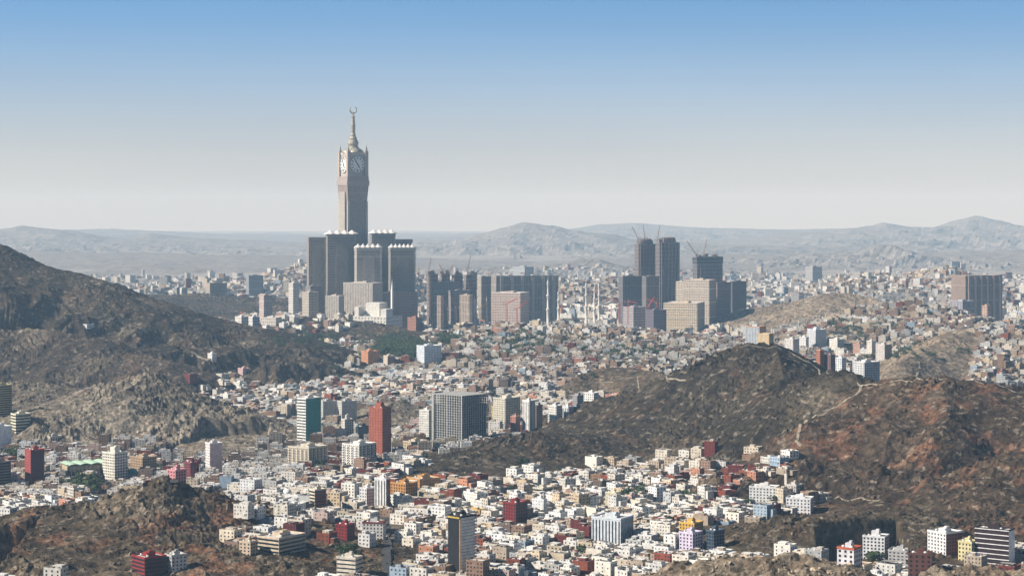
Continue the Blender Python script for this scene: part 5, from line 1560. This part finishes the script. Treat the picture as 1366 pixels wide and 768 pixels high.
FLR = np.where((PX > 950) & (PX < 1080) & (PY < 668) & (PY > 598), rng.choice([1, 2], NC), FLR)
HGT = FLR * 3.2 + rng.uniform(0, 0.9, NC)
PAL = np.array([WHT, (0.70, 0.69, 0.67), (0.62, 0.58, 0.51), CRM, BEI, (0.42, 0.34, 0.26), BRN, (0.30, 0.20, 0.15), BRK, DRD, PNK, SAL, GRY, BLU, (0.62, 0.42, 0.14), (0.15, 0.11, 0.09)])
NAMES = ['white', 'chalk white', 'pale stone', 'cream', 'beige', 'tan', 'brown', 'dark brown', 'brick red', 'dark red', 'pale pink', 'salmon', 'grey', 'blue grey', 'ochre', 'black brown']
pn = np.array([.26, .19, .11, .08, .07, .07, .05, .045, .06, .07, .012, .006, .035, .008, .003, .02]); pn /= pn.sum()
ps = np.array([.04, .06, .10, .04, .08, .13, .15, .14, .035, .01, .012, .01, .10, .02, .0, .06]); ps /= ps.sum()
pr_ = np.array([.28, .22, .14, .10, .05, .03, .02, .02, .02, .01, .04, .01, .03, .03, .0, .0]); pr_ /= pr_.sum()
pd = np.array([.12, .10, .08, .06, .05, .04, .06, .08, .12, .22, .01, .01, .02, .01, .01, .02]); pd /= pd.sum()
CI = rng.choice(16, NC, p=pn)
CI = np.where((HN == 'settled_hill') | (mid & (rng.random(NC) < 0.7)), rng.choice(16, NC, p=ps), CI)
CI = np.where(region_r | far_band, rng.choice(16, NC, p=pr_), CI)
CI = np.where((PX > 930) & (PX < 1085) & (PY < 668) & (PY > 596), rng.choice(16, NC, p=pd), CI)
ROOFT = rng.choice(4, NC, p=[.46, .26, .18, .10])
ROOFC = np.array([(0.80, 0.79, 0.76), (0.62, 0.59, 0.54), (0.38, 0.34, 0.29), (0.22, 0.20, 0.18)])
jit = rng.normal(1, 0.10, (NC, 1)) * (1 + rng.uniform(-0.04, 0.05, (NC, 1)) * np.array([[1.0, 0.1, -1.0]]))
WC = np.clip(PAL[CI] * jit, 0.01, 0.82)
RC = np.clip(ROOFC[ROOFT] * rng.normal(1, 0.05, (NC, 1)), 0.05, 0.8)
older = ((HN == 'settled_hill') | (mid & (rng.random(NC) < 0.5)))[:, None]      # older brick and bare concrete quarters
WC = np.where(older, WC * 0.78, WC); RC = np.where(older, RC * 0.72, RC)
Z0 = GZ - 2.5
SEEN_N = rng.random(NC)

# ---- how much of each candidate shows (terrain envelope plus an occupancy picture, near to far)
things = []
for i in range(NC):
    hw = (W_[i] * abs(math.cos(A_[i])) + D_[i] * abs(math.sin(A_[i]))) / 2
    things.append((Y_[i], 0, i, X_[i], hw, GZ[i], GZ[i] + HGT[i] + 1.5))
for k, (x, y, z, w, d, h) in enumerate(OCC):
    things.append((y, 1, k, x, (w + d) * 0.35, z, z + h))
things.sort()
occ = np.zeros((768, 1366), bool)
VIS = np.zeros(NC)
envs = env_row(X_, Y_)
for (y, kind, i, x, hw, z0, z1) in things:
    s = F / y
    a = int(CX + (x - hw) * s); b = int(CX + (x + hw) * s) + 1
    t_ = int(HY + (CZ - z1) * s); bt = int(HY + (CZ - z0) * s) + 1
    if kind == 0:
        bt = min(bt, int(envs[i]) + 1)
    a0, b0, t0, bt0 = max(a, 0), min(b, 1366), max(t_, 0), min(bt, 768)
    if b0 <= a0 or bt0 <= t0:
        if kind == 0 and bt > t_:
            VIS[i] = 0.001          # outside the frame but not behind a hill
        continue
    blk = occ[t0:bt0, a0:b0]
    if kind == 0:
        VIS[i] = max(blk.size - blk.sum(), 0.001)
    blk[:] = True
keep_stuff = VIS > 0
order = np.argsort(-VIS)
ind = [int(i) for i in order[:300]]
indset = set(ind)

# ---- the many: one object
stuff = Boxes()
CLUT = ((0.75, 0.74, 0.72), (0.08, 0.08, 0.08), (0.5, 0.48, 0.45), (0.3, 0.22, 0.18))


def rot_off(x, y, a, u, v):
    return x + u * math.cos(a) - v * math.sin(a), y + u * math.sin(a) + v * math.cos(a)


def add_house(b, i, near):
    x, y, a, w, d, h, z0 = X_[i], Y_[i], A_[i], W_[i], D_[i], HGT[i], Z0[i]
    zt = GZ[i] + h
    wc = tuple(WC[i]); rc = tuple(RC[i])
    wf = (rnd.uniform(0.28, 0.5), rnd.uniform(0.35, 0.55), 0.95 if WC[i].mean() > 0.2 else 0.6)
    b.add(x, y, z0, zt, w, d, a, wc, rc, wf, (rnd.uniform(2.6, 4.2), 3.2))
    r1 = rnd.random()
    if y < 3300:
        ph = rnd.choice((0.7, 1.0, 1.2))
        for (u, v, ww, dd) in ((0, -d / 2 + .15, w, .3), (0, d / 2 - .15, w, .3), (-w / 2 + .15, 0, .3, d - .6), (w / 2 - .15, 0, .3, d - .6)):
            xx, yy = rot_off(x, y, a, u, v); b.add(xx, yy, zt - 0.05, zt + ph, ww, dd, a, wc)
    if r1 < 0.75:
        u, v = rnd.uniform(-.25, .25) * w, rnd.uniform(-.25, .25) * d
        xx, yy = rot_off(x, y, a, u, v)
        b.add(xx, yy, zt, zt + rnd.uniform(2.2, 3.4), w * rnd.uniform(.25, .5), d * rnd.uniform(.3, .55), a, wc if rnd.random() < 0.7 else tuple(PAL[rnd.randrange(8)]), rc, (0.3, 0.4, 0.8), (3, 3))
    if rnd.random() < 0.35:
        u = (0.5 + .12) * w; xx, yy = rot_off(x, y, a, u, rnd.uniform(-.2, .2) * d)
        b.add(xx, yy, z0, zt - 3.0 if h > 6 else zt - 0.8, w * .4, d * .6, a, wc, rc, wf, (3.2, 3.2))
    for k in range(rnd.randint(3, 7) if y < 2700 else rnd.randint(1, 3)):
        xx, yy = rot_off(x, y, a, rnd.uniform(-.42, .42) * w, rnd.uniform(-.42, .42) * d)
        s_ = rnd.uniform(0.9, 1.8)
        b.add(xx, yy, zt, zt + s_ * 1.1, s_, s_ * rnd.uniform(.8, 1.6), a, rnd.choice(CLUT))


for i in range(NC):
    if i in indset or not keep_stuff[i]:
        continue
    add_house(stuff, i, False)

# far plain
nf = 9000
fx = rng.uniform(-0.32, 0.32, nf); fyy = np.exp(rng.uniform(math.log(6500), math.log(10200), nf))
xx = fx * fyy
zf = ground_z(xx, fyy)
dn = fbm(xx, fyy, 700, 3, seed=170)
for i in range(nf):
    y = fyy[i]
    if dn[i] < -0.35 and y > 7500: continue
    w = rng.uniform(12, 34); d = rng.uniform(12, 28); h = rng.choice([6, 8, 12, 17, 25, 36], p=[.34, .29, .2, .1, .05, .02])
    c = PAL[rng.choice(16, p=pr_)]
    stuff.add(xx[i], y, zf[i] - 6, zf[i] + h, w, d, rng.uniform(0, 1.5), tuple(c * 0.85), (0.45, 0.43, 0.40), (0.4, 0.5, 0.8), (5, 4))
rr_ = [h for h in FAR if h['name'] == 'settled_ridge']
for h in rr_:
    P = h['P']
    for k in range(1500 if h['w'] > 550 else 500):
        j = rng.integers(0, len(P) - 1); t = rng.random()
        p = P[j] * (1 - t) + P[j + 1] * t
        x = p[0] + rng.normal(0, 90); y = p[1] - abs(rng.normal(0, h['w'] * 0.33))
        z = float(ground_z(x, y)[0])
        c = PAL[rng.choice(16, p=ps)]
        stuff.add(x, y, z - 8, z + rng.uniform(6, 14), rng.uniform(12, 22), rng.uniform(12, 20), rng.uniform(0, 1.5), tuple(c), (0.5, 0.48, 0.45), (0.4, 0.5, 0.8), (4, 3.5))
props(link('city_housing', stuff.mesh('city_housing', bottom=False)), 'dense flat roofed houses filling the valley and the lower slopes', kind='stuff')

# ---- the individuals
GROUPN = 'flat roofed houses of the nearer quarters'
lm_xy = np.array([(l[1], l[2]) for l in LMK]); lm_n = [l[0] for l in LMK]
used_lab = set()
WORDN = ['one', 'two', 'three', 'four', 'five']
ORD = ['', 'second ', 'third ', 'fourth ', 'fifth ', 'sixth ', 'seventh ', 'eighth ', 'ninth ', 'tenth ']
lab_rank = {}


def house_label(i, feats):
    d = np.hypot(lm_xy[:, 0] - X_[i], (lm_xy[:, 1] - Y_[i]) * 0.6)
    o = np.argsort(d)
    c = NAMES[CI[i]]
    fl = WORDN[FLR[i] - 1] + ' storey' if FLR[i] <= 5 else 'tall'
    rt = ('bright', 'light grey', 'dusty', 'dark')[ROOFT[i]] + ' roof'
    extra = ['', feats[0] if feats else '']
    for k in o[:5]:
        dx = X_[i] - lm_xy[k, 0]; dy = Y_[i] - lm_xy[k, 1]
        rel = ('in front of' if dy < 0 else 'behind') if abs(dy) * 0.7 > abs(dx) else ('beside')
        for e in ([feats] if feats else [[]]):
            base = f"{fl} {c} house, {rt}, " + (e[0] + ', ' if e else '') + f"{rel} {lm_n[k]}"
            if len(base.split()) <= 16 and base not in used_lab:
                used_lab.add(base)
                return base
    k = o[0]
    dx = X_[i] - lm_xy[k, 0]; dy = Y_[i] - lm_xy[k, 1]
    for n_ in ORD[1:]:
        base = f"{n_}{fl} {c} house, {rt}, " + ('in front of ' if dy < 0 else 'behind ') + lm_n[k]
        if base not in used_lab:
            used_lab.add(base)
            return base
    return base


unit_roof = unit((0.6, 0.6, 0.6))
ind.sort(key=lambda i: Y_[i])
_door = unit((0.10, 0.07, 0.05))
for i in ind:
    x, y, a, w, d, h = X_[i], Y_[i], A_[i], W_[i], D_[i], HGT[i]
    zb_ = Z0[i]; hh = GZ[i] + h - zb_
    wc = tuple(WC[i]); rc = tuple(RC[i])
    feats = []
    r1, r2, r3 = rnd.random(), rnd.random(), rnd.random()
    if r1 < 0.72: feats.append('big stair room' if rnd.random() < 0.4 else 'small stair room')
    elif r2 < 0.3: feats.append('roof awning')
    t = root('house', house_label(i, feats), 'house', (x, y, zb_), a, GROUPN)
    q = Boxes(); q.add(0, 0, 0, hh, w, d, 0, wc, rc)
    wing = rnd.random() < 0.35
    if wing:
        q.add(w * .62, rnd.uniform(-.15, .15) * d, 0, hh - (3.0 if FLR[i] > 1 else 0.8), w * .4, d * .6, 0, wc, rc)
    link('walls', q.mesh('walls'), t)
    ph = rnd.choice((0.7, 1.0, 1.2))
    q = Boxes()
    for (u, v, ww, dd) in ((0, -d / 2 + .12, w + .1, .3), (0, d / 2 - .12, w + .1, .3), (-w / 2 + .12, 0, .3, d - .6), (w / 2 - .12, 0, .3, d - .6)):
        q.add(u, v, hh - 0.1, hh + ph, ww, dd, 0, tuple(min(.8, c * 1.05) for c in wc))
    for _k in range(rnd.randint(4, 8)):      # low walls, sheds and boxes on the roof
        sx_, sy_ = rnd.uniform(.8, 3.2), rnd.uniform(.8, 2.4)
        q.add(rnd.uniform(-.34, .34) * w, rnd.uniform(-.34, .34) * d, hh, hh + rnd.uniform(.5, 1.9), sx_, sy_, 0, rnd.choice(CLUT))
    link('parapet', q.mesh('parapet'), t)
    if r1 < 0.72:
        k = (0.5, 0.55) if feats[0].startswith('big') else (0.3, 0.35)
        q = Boxes(); q.add(0, 0, hh, hh + rnd.uniform(2.3, 3.2), w * k[0], d * k[1], 0, wc if rnd.random() < .7 else tuple(PAL[rnd.randrange(7)]), rc, (0.3, 0.4, 0.8), (3, 3))
        u = rnd.uniform(-.2, .2) * w; v = rnd.uniform(-.15, .2) * d
        link('stair_room', q.mesh('stair_room'), t, (u, v, 0.02))
    elif feats:
        q = Boxes(); q.add(0, 0, hh + 2.2, hh + 2.35, w * .7, d * .5, 0, (0.3, 0.28, 0.26))
        for s in (-1, 1):
            for s2 in (-1, 1):
                q.add(s * w * .33, s2 * d * .23, hh, hh + 2.2, .2, .2, 0, (0.3, 0.3, 0.3))
        link('awning', q.mesh('awning'), t)
    for k in range(rnd.randint(0, 2)):
        tk = rnd.choice(list(TANK.values()))
        link('water_tank', tk, t, (rnd.uniform(-.38, .38) * w, rnd.choice((-.36, .36)) * d, hh + 0.01), 0, (1.6, 1.6, 1.6))
    # window openings on the two walls towards the valley side the viewer is on
    fl_h = h / FLR[i]
    front, rf = [], 0
    for face in range(4):
        ang = a + face * math.pi / 2
        nx_, ny_ = math.sin(ang), -math.cos(ang)
        if nx_ * (0 - x) + ny_ * (0 - y) > 0.15 * y:
            front.append(face)
    blank = rnd.random() < 0.12
    ww = rnd.uniform(1.0, 1.7); wh = rnd.uniform(1.2, 1.7)
    for face in front:
        L_, T_ = (w, d) if face % 2 == 0 else (d, w)
        if blank and face == front[0]: continue
        nwin = max(1, int(L_ / rnd.uniform(3.0, 4.3)))
        fa = face * math.pi / 2
        for j in range(min(FLR[i], 5)):
            zc2 = hh - (j + 1) * fl_h + (fl_h - wh) / 2
            for m_ in range(nwin):
                if rnd.random() < 0.12: continue
                u = (m_ + .5) * L_ / nwin - L_ / 2
                lx = u * math.cos(fa) + (T_ / 2) * math.sin(fa)
                ly = u * math.sin(fa) - (T_ / 2) * math.cos(fa)
                link('window', WIN, t, (lx, ly, zc2), fa, (ww, 0.16, wh))
    if front:
        fa = front[0] * math.pi / 2; L_, T_ = (w, d) if front[0] % 2 == 0 else (d, w)
        u = L_ * 0.3
        link('door', _door, t, (u * math.cos(fa) + T_ / 2 * math.sin(fa), u * math.sin(fa) - T_ / 2 * math.cos(fa), hh - h), fa, (1.3, 0.12, 2.2))

# ------------------------------------------------------------------ trees
def crown_mesh(seed, flat=0.8, nleaf=420):
    rg = np.random.default_rng(seed)
    cl = rg.normal(0, 0.34, (9, 3)) * (1, 1, 0.6); cr = rg.uniform(0.28, 0.5, 9)
    V_, F_ = [], []
    for k in range(nleaf):
        c = rg.integers(0, 9)
        dct = rg.normal(0, 1, 3); dct /= np.linalg.norm(dct)
        p = cl[c] + dct * cr[c] * rg.uniform(0.55, 1.05)
        p[2] = p[2] * flat + 0.5
        e1 = rg.normal(0, 1, 3); e1 /= np.linalg.norm(e1); e2 = np.cross(e1, dct); e2 /= np.linalg.norm(e2) + 1e-6
        s = rg.uniform(0.07, 0.14)
        i0 = len(V_)
        V_ += [tuple(p - e1 * s), tuple(p + e2 * s), tuple(p + e1 * s), tuple(p - e2 * s)]
        F_.append((i0, i0 + 1, i0 + 2, i0 + 3))
    return np.array(V_), np.array(F_)


CROWNS = [crown_mesh(s) for s in (1, 2, 3)]
CRM_ = [mesh_from('crown', v, f, M_LEAF) for v, f in CROWNS]
tv, tf = [], []
bar(tv, tf, (0, 0, 0), (0.05, 0, 0.55), 0.05); bar(tv, tf, (0.05, 0, 0.5), (0.3, 0.1, 0.8), 0.03); bar(tv, tf, (0.05, 0, 0.5), (-0.2, -0.15, 0.85), 0.03)
TRK = mesh_from('trunk', tv, tf, M_BARK)
# palm
pv, pf = [], []
for k in range(14):
    a_ = k * 2.399
    el = 0.5 - (k % 3) * 0.45
    prev = Vector((0, 0, 1)); d_ = Vector((math.cos(a_) * math.cos(el), math.sin(a_) * math.cos(el), math.sin(el)))
    side_ = Vector((-math.sin(a_), math.cos(a_), 0)) * 0.05
    for s_ in range(4):
        nxt = prev + d_ * 0.13; d_ = (d_ + Vector((0, 0, -0.35))).normalized()
        i0 = len(pv); w0 = side_ * (1 - s_ * .22); w1 = side_ * (0.78 - s_ * .22)
        pv += [tuple(prev - w0), tuple(prev + w0), tuple(nxt + w1), tuple(nxt - w1)]; pf.append((i0, i0 + 1, i0 + 2, i0 + 3)); prev = nxt
PALM = mesh_from('fronds', pv, pf, M_LEAF)
ptv, ptf = [], []
bar(ptv, ptf, (0, 0, 0), (0, 0, 1.0), 0.025)
PTRK = mesh_from('trunk', ptv, ptf, M_BARK)

GROVES = [  # centre px, py, spread px, spread py, count, size, phrase
    (108, 650, 20, 6, 16, 11, 'in the dark grove below the green roofed mall'),
    (214, 630, 8, 1.5, 6, 8, 'beside the turquoise dome'),
    (20, 610, 18, 4, 10, 9, 'under the olive yellow tower'),
    (425, 625, 10, 4, 7, 9, 'beside the cream block with balconies'),
    (690, 690, 5, 4, 4, 9, 'in the gap below the dark red tower'),
    (843, 665, 16, 7, 14, 10, 'in the clump beside the ivory block'),
    (912, 668, 14, 5, 9, 9, 'among the brick red houses under the mountain'),
    (1010, 672, 20, 3, 6, 7, 'along the foot of the long white hill block'),
    (893, 705, 6, 4, 4, 9, 'in the court beside the yellow orange house'),
    (562, 705, 10, 5, 6, 8, 'beside the dark street'),
    (700, 620, 10, 3, 4, 7, 'at the base of the dark ridge'),
    (1165, 752, 8, 3, 4, 8, 'below the white villa by the quarry'),
    (1225, 758, 8, 3, 4, 9, 'near the brown walled building'),
    (350, 655, 20, 5, 6, 7, 'between white houses behind the front hill'),
    (560, 612, 8, 3, 4, 7, 'at the foot of the concrete frame tower'),
    (350, 610, 14, 6, 7, 8, 'near the quarry terraces of the rocky hill'),
    (660, 652, 30, 12, 5, 7, 'scattered among roofs below the dark ridge'),
    (770, 735, 40, 12, 5, 7, 'scattered among the roofs near the blue grey striped block'),
    (470, 740, 26, 10, 5, 7, 'scattered near the ribbon balcony block'),
]
kk = 0
for (px, py, sx, sy, n_, sz, phr) in GROVES:
    for j in range(n_):
        x, y, z = hit(px + rnd.gauss(0, sx * 0.55), py + rnd.gauss(0, sy * 0.55))
        if y < 1500 or y > 6000: continue
        z = float(ground_z(x, y)[0])
        s = sz * rnd.uniform(0.7, 1.25)
        palm = rnd.random() < 0.12
        t = root('palm_tree' if palm else 'tree', ('slim palm ' if palm else 'dark green leafy tree ') + phr, 'palm' if palm else 'tree', (x, y, z - 0.2), rnd.uniform(0, 6), ('palms ' if palm else 'trees ') + phr)
        if palm:
            link('fronds', PALM, t, (0, 0, 0), 0, (s * .9, s * .9, s * .9)); link('trunk', PTRK, t, (0, 0, 0), 0, (s * .9, s * .9, s * .9))
        else:
            link('crown', CRM_[kk % 3], t, (0, 0, s * 0.25), 0, (s, s, s * 0.9)); link('trunk', TRK, t, (0, 0, 0), 0, (s, s, s))
        kk += 1
# distant greenery that reads as a mass
gv, gf = [], []
spots = []
for (px, py, sx, sy, n_, s0) in ((532, 466, 26, 9, 330, 12), (600, 455, 12, 4, 50, 12), (690, 462, 70, 18, 200, 9), (850, 470, 60, 16, 120, 9), (1150, 440, 50, 14, 70, 10), (420, 455, 60, 10, 60, 9), (1366, 436, 10, 2, 16, 12), (1180, 470, 70, 14, 50, 9), (560, 520, 160, 20, 90, 8)):
    for j in range(n_):
        x, y, z = hit(px + rnd.gauss(0, sx * 0.6), py + rnd.gauss(0, sy * 0.6))
        if 2500 < y < 6500:
            spots.append((x, y, z, s0 * rnd.uniform(.6, 1.3)))
off = 0
for (x, y, z, s) in spots:
    v, f = CROWNS[rnd.randrange(3)]
    v = v[:480]; f = f[:120]
    gv.append(v * (s, s, s) + (x, y, z + s * 0.1)); gf.append(f + off); off += len(v)
props(link('foliage', mesh_from('foliage', np.concatenate(gv), np.concatenate(gf), M_LEAF)), 'dark tree masses between the distant houses and below the hotels', kind='stuff')

# ------------------------------------------------------------------ boulders strewn over the near hills
ib = np.array([(-.5, -.4, -.3), (.5, -.45, -.35), (.55, .4, -.3), (-.45, .5, -.3), (-.35, -.3, .35), (.3, -.4, .3), (.4, .3, .4), (-.3, .35, .25)])
nb_ = 26000
bu = rng.uniform(-0.29, 0.29, nb_); by = np.exp(rng.uniform(math.log(1300), math.log(3700), nb_)); bx = bu * by
_, bid, bb = hill_mask(bx, by)
cl_ = fbm(bx, by, 45, 3, seed=201)
kp = (bb > 10) & (cl_ > -0.15)
bx, by, bid = bx[kp], by[kp], bid[kp]
bz = ground_z(bx, by)
m_ = len(bx)
sz = rng.gamma(2.0, 0.75, m_) + 0.7
ang = rng.uniform(0, 6.28, m_)
Vb = ib[None] * sz[:, None, None] * rng.uniform(0.6, 1.4, (m_, 1, 3)) * (1, 1, 0.85) + rng.normal(0, 0.12, (m_, 8, 3)) * sz[:, None, None]
c, s = np.cos(ang)[:, None], np.sin(ang)[:, None]
Vx = Vb[..., 0] * c - Vb[..., 1] * s; Vy = Vb[..., 0] * s + Vb[..., 1] * c
Vb = np.stack([Vx + bx[:, None], Vy + by[:, None], Vb[..., 2] + bz[:, None] + 0.15 * sz[:, None]], -1)
BF = np.array([(0, 1, 5, 4), (1, 2, 6, 5), (2, 3, 7, 6), (3, 0, 4, 7), (4, 5, 6, 7)])
Fb = BF[None] + (np.arange(m_) * 8)[:, None, None]
cb = np.ones((m_, 8, 4)); base_c = cols[bid] * rng.uniform(0.9, 2.1, (m_, 1)); cb[..., :3] = base_c[:, None]
props(link('boulders', mesh_from('boulders', Vb.reshape(-1, 3), Fb.reshape(-1, 4), M_ROCK, [('Col', 'FLOAT_COLOR', 'POINT', cb.reshape(-1, 4)), ('rockiness', 'FLOAT', 'POINT', np.full(m_ * 8, 0.5))])),
      'loose weathered boulders strewn over the bare hills', kind='stuff')

# ------------------------------------------------------------------ haze
bm_ = Boxes()
V8 = np.array([(-1, -1, 0), (1, -1, 0), (1, 1, 0), (-1, 1, 0), (-1, -1, 1), (1, -1, 1), (1, 1, 1), (-1, 1, 1)], float)
zmin = min(float(HH.min()), float(FH.min())) - 14
V8 = V8 * (26000, 19000, 655 - zmin) + (0, 18000, zmin)
mh = bpy.data.materials.new('haze_air'); mh.use_nodes = True
nn_ = mh.node_tree.nodes; nn_.clear()
ho = nn_.new('ShaderNodeOutputMaterial'); hv = nn_.new('ShaderNodeVolumePrincipled')
hv.inputs['Color'].default_value = (0.46, 0.72, 1.0, 1)
hv.inputs['Absorption Color'].default_value = (1, 1, 1, 1)
hv.inputs['Density'].default_value = 4.4e-5
hv.inputs['Anisotropy'].default_value = 0.0
mh.node_tree.links.new(hv.outputs[0], ho.inputs['Volume'])
hz_o = link('haze', mesh_from('haze', V8, _BF, mh))
props(hz_o, 'pale blue air over the whole valley', kind='stuff')
print('houses', NC, 'kept', int(keep_stuff.sum()), 'boxes', len(stuff.rows), 'objects', len(bpy.data.objects))
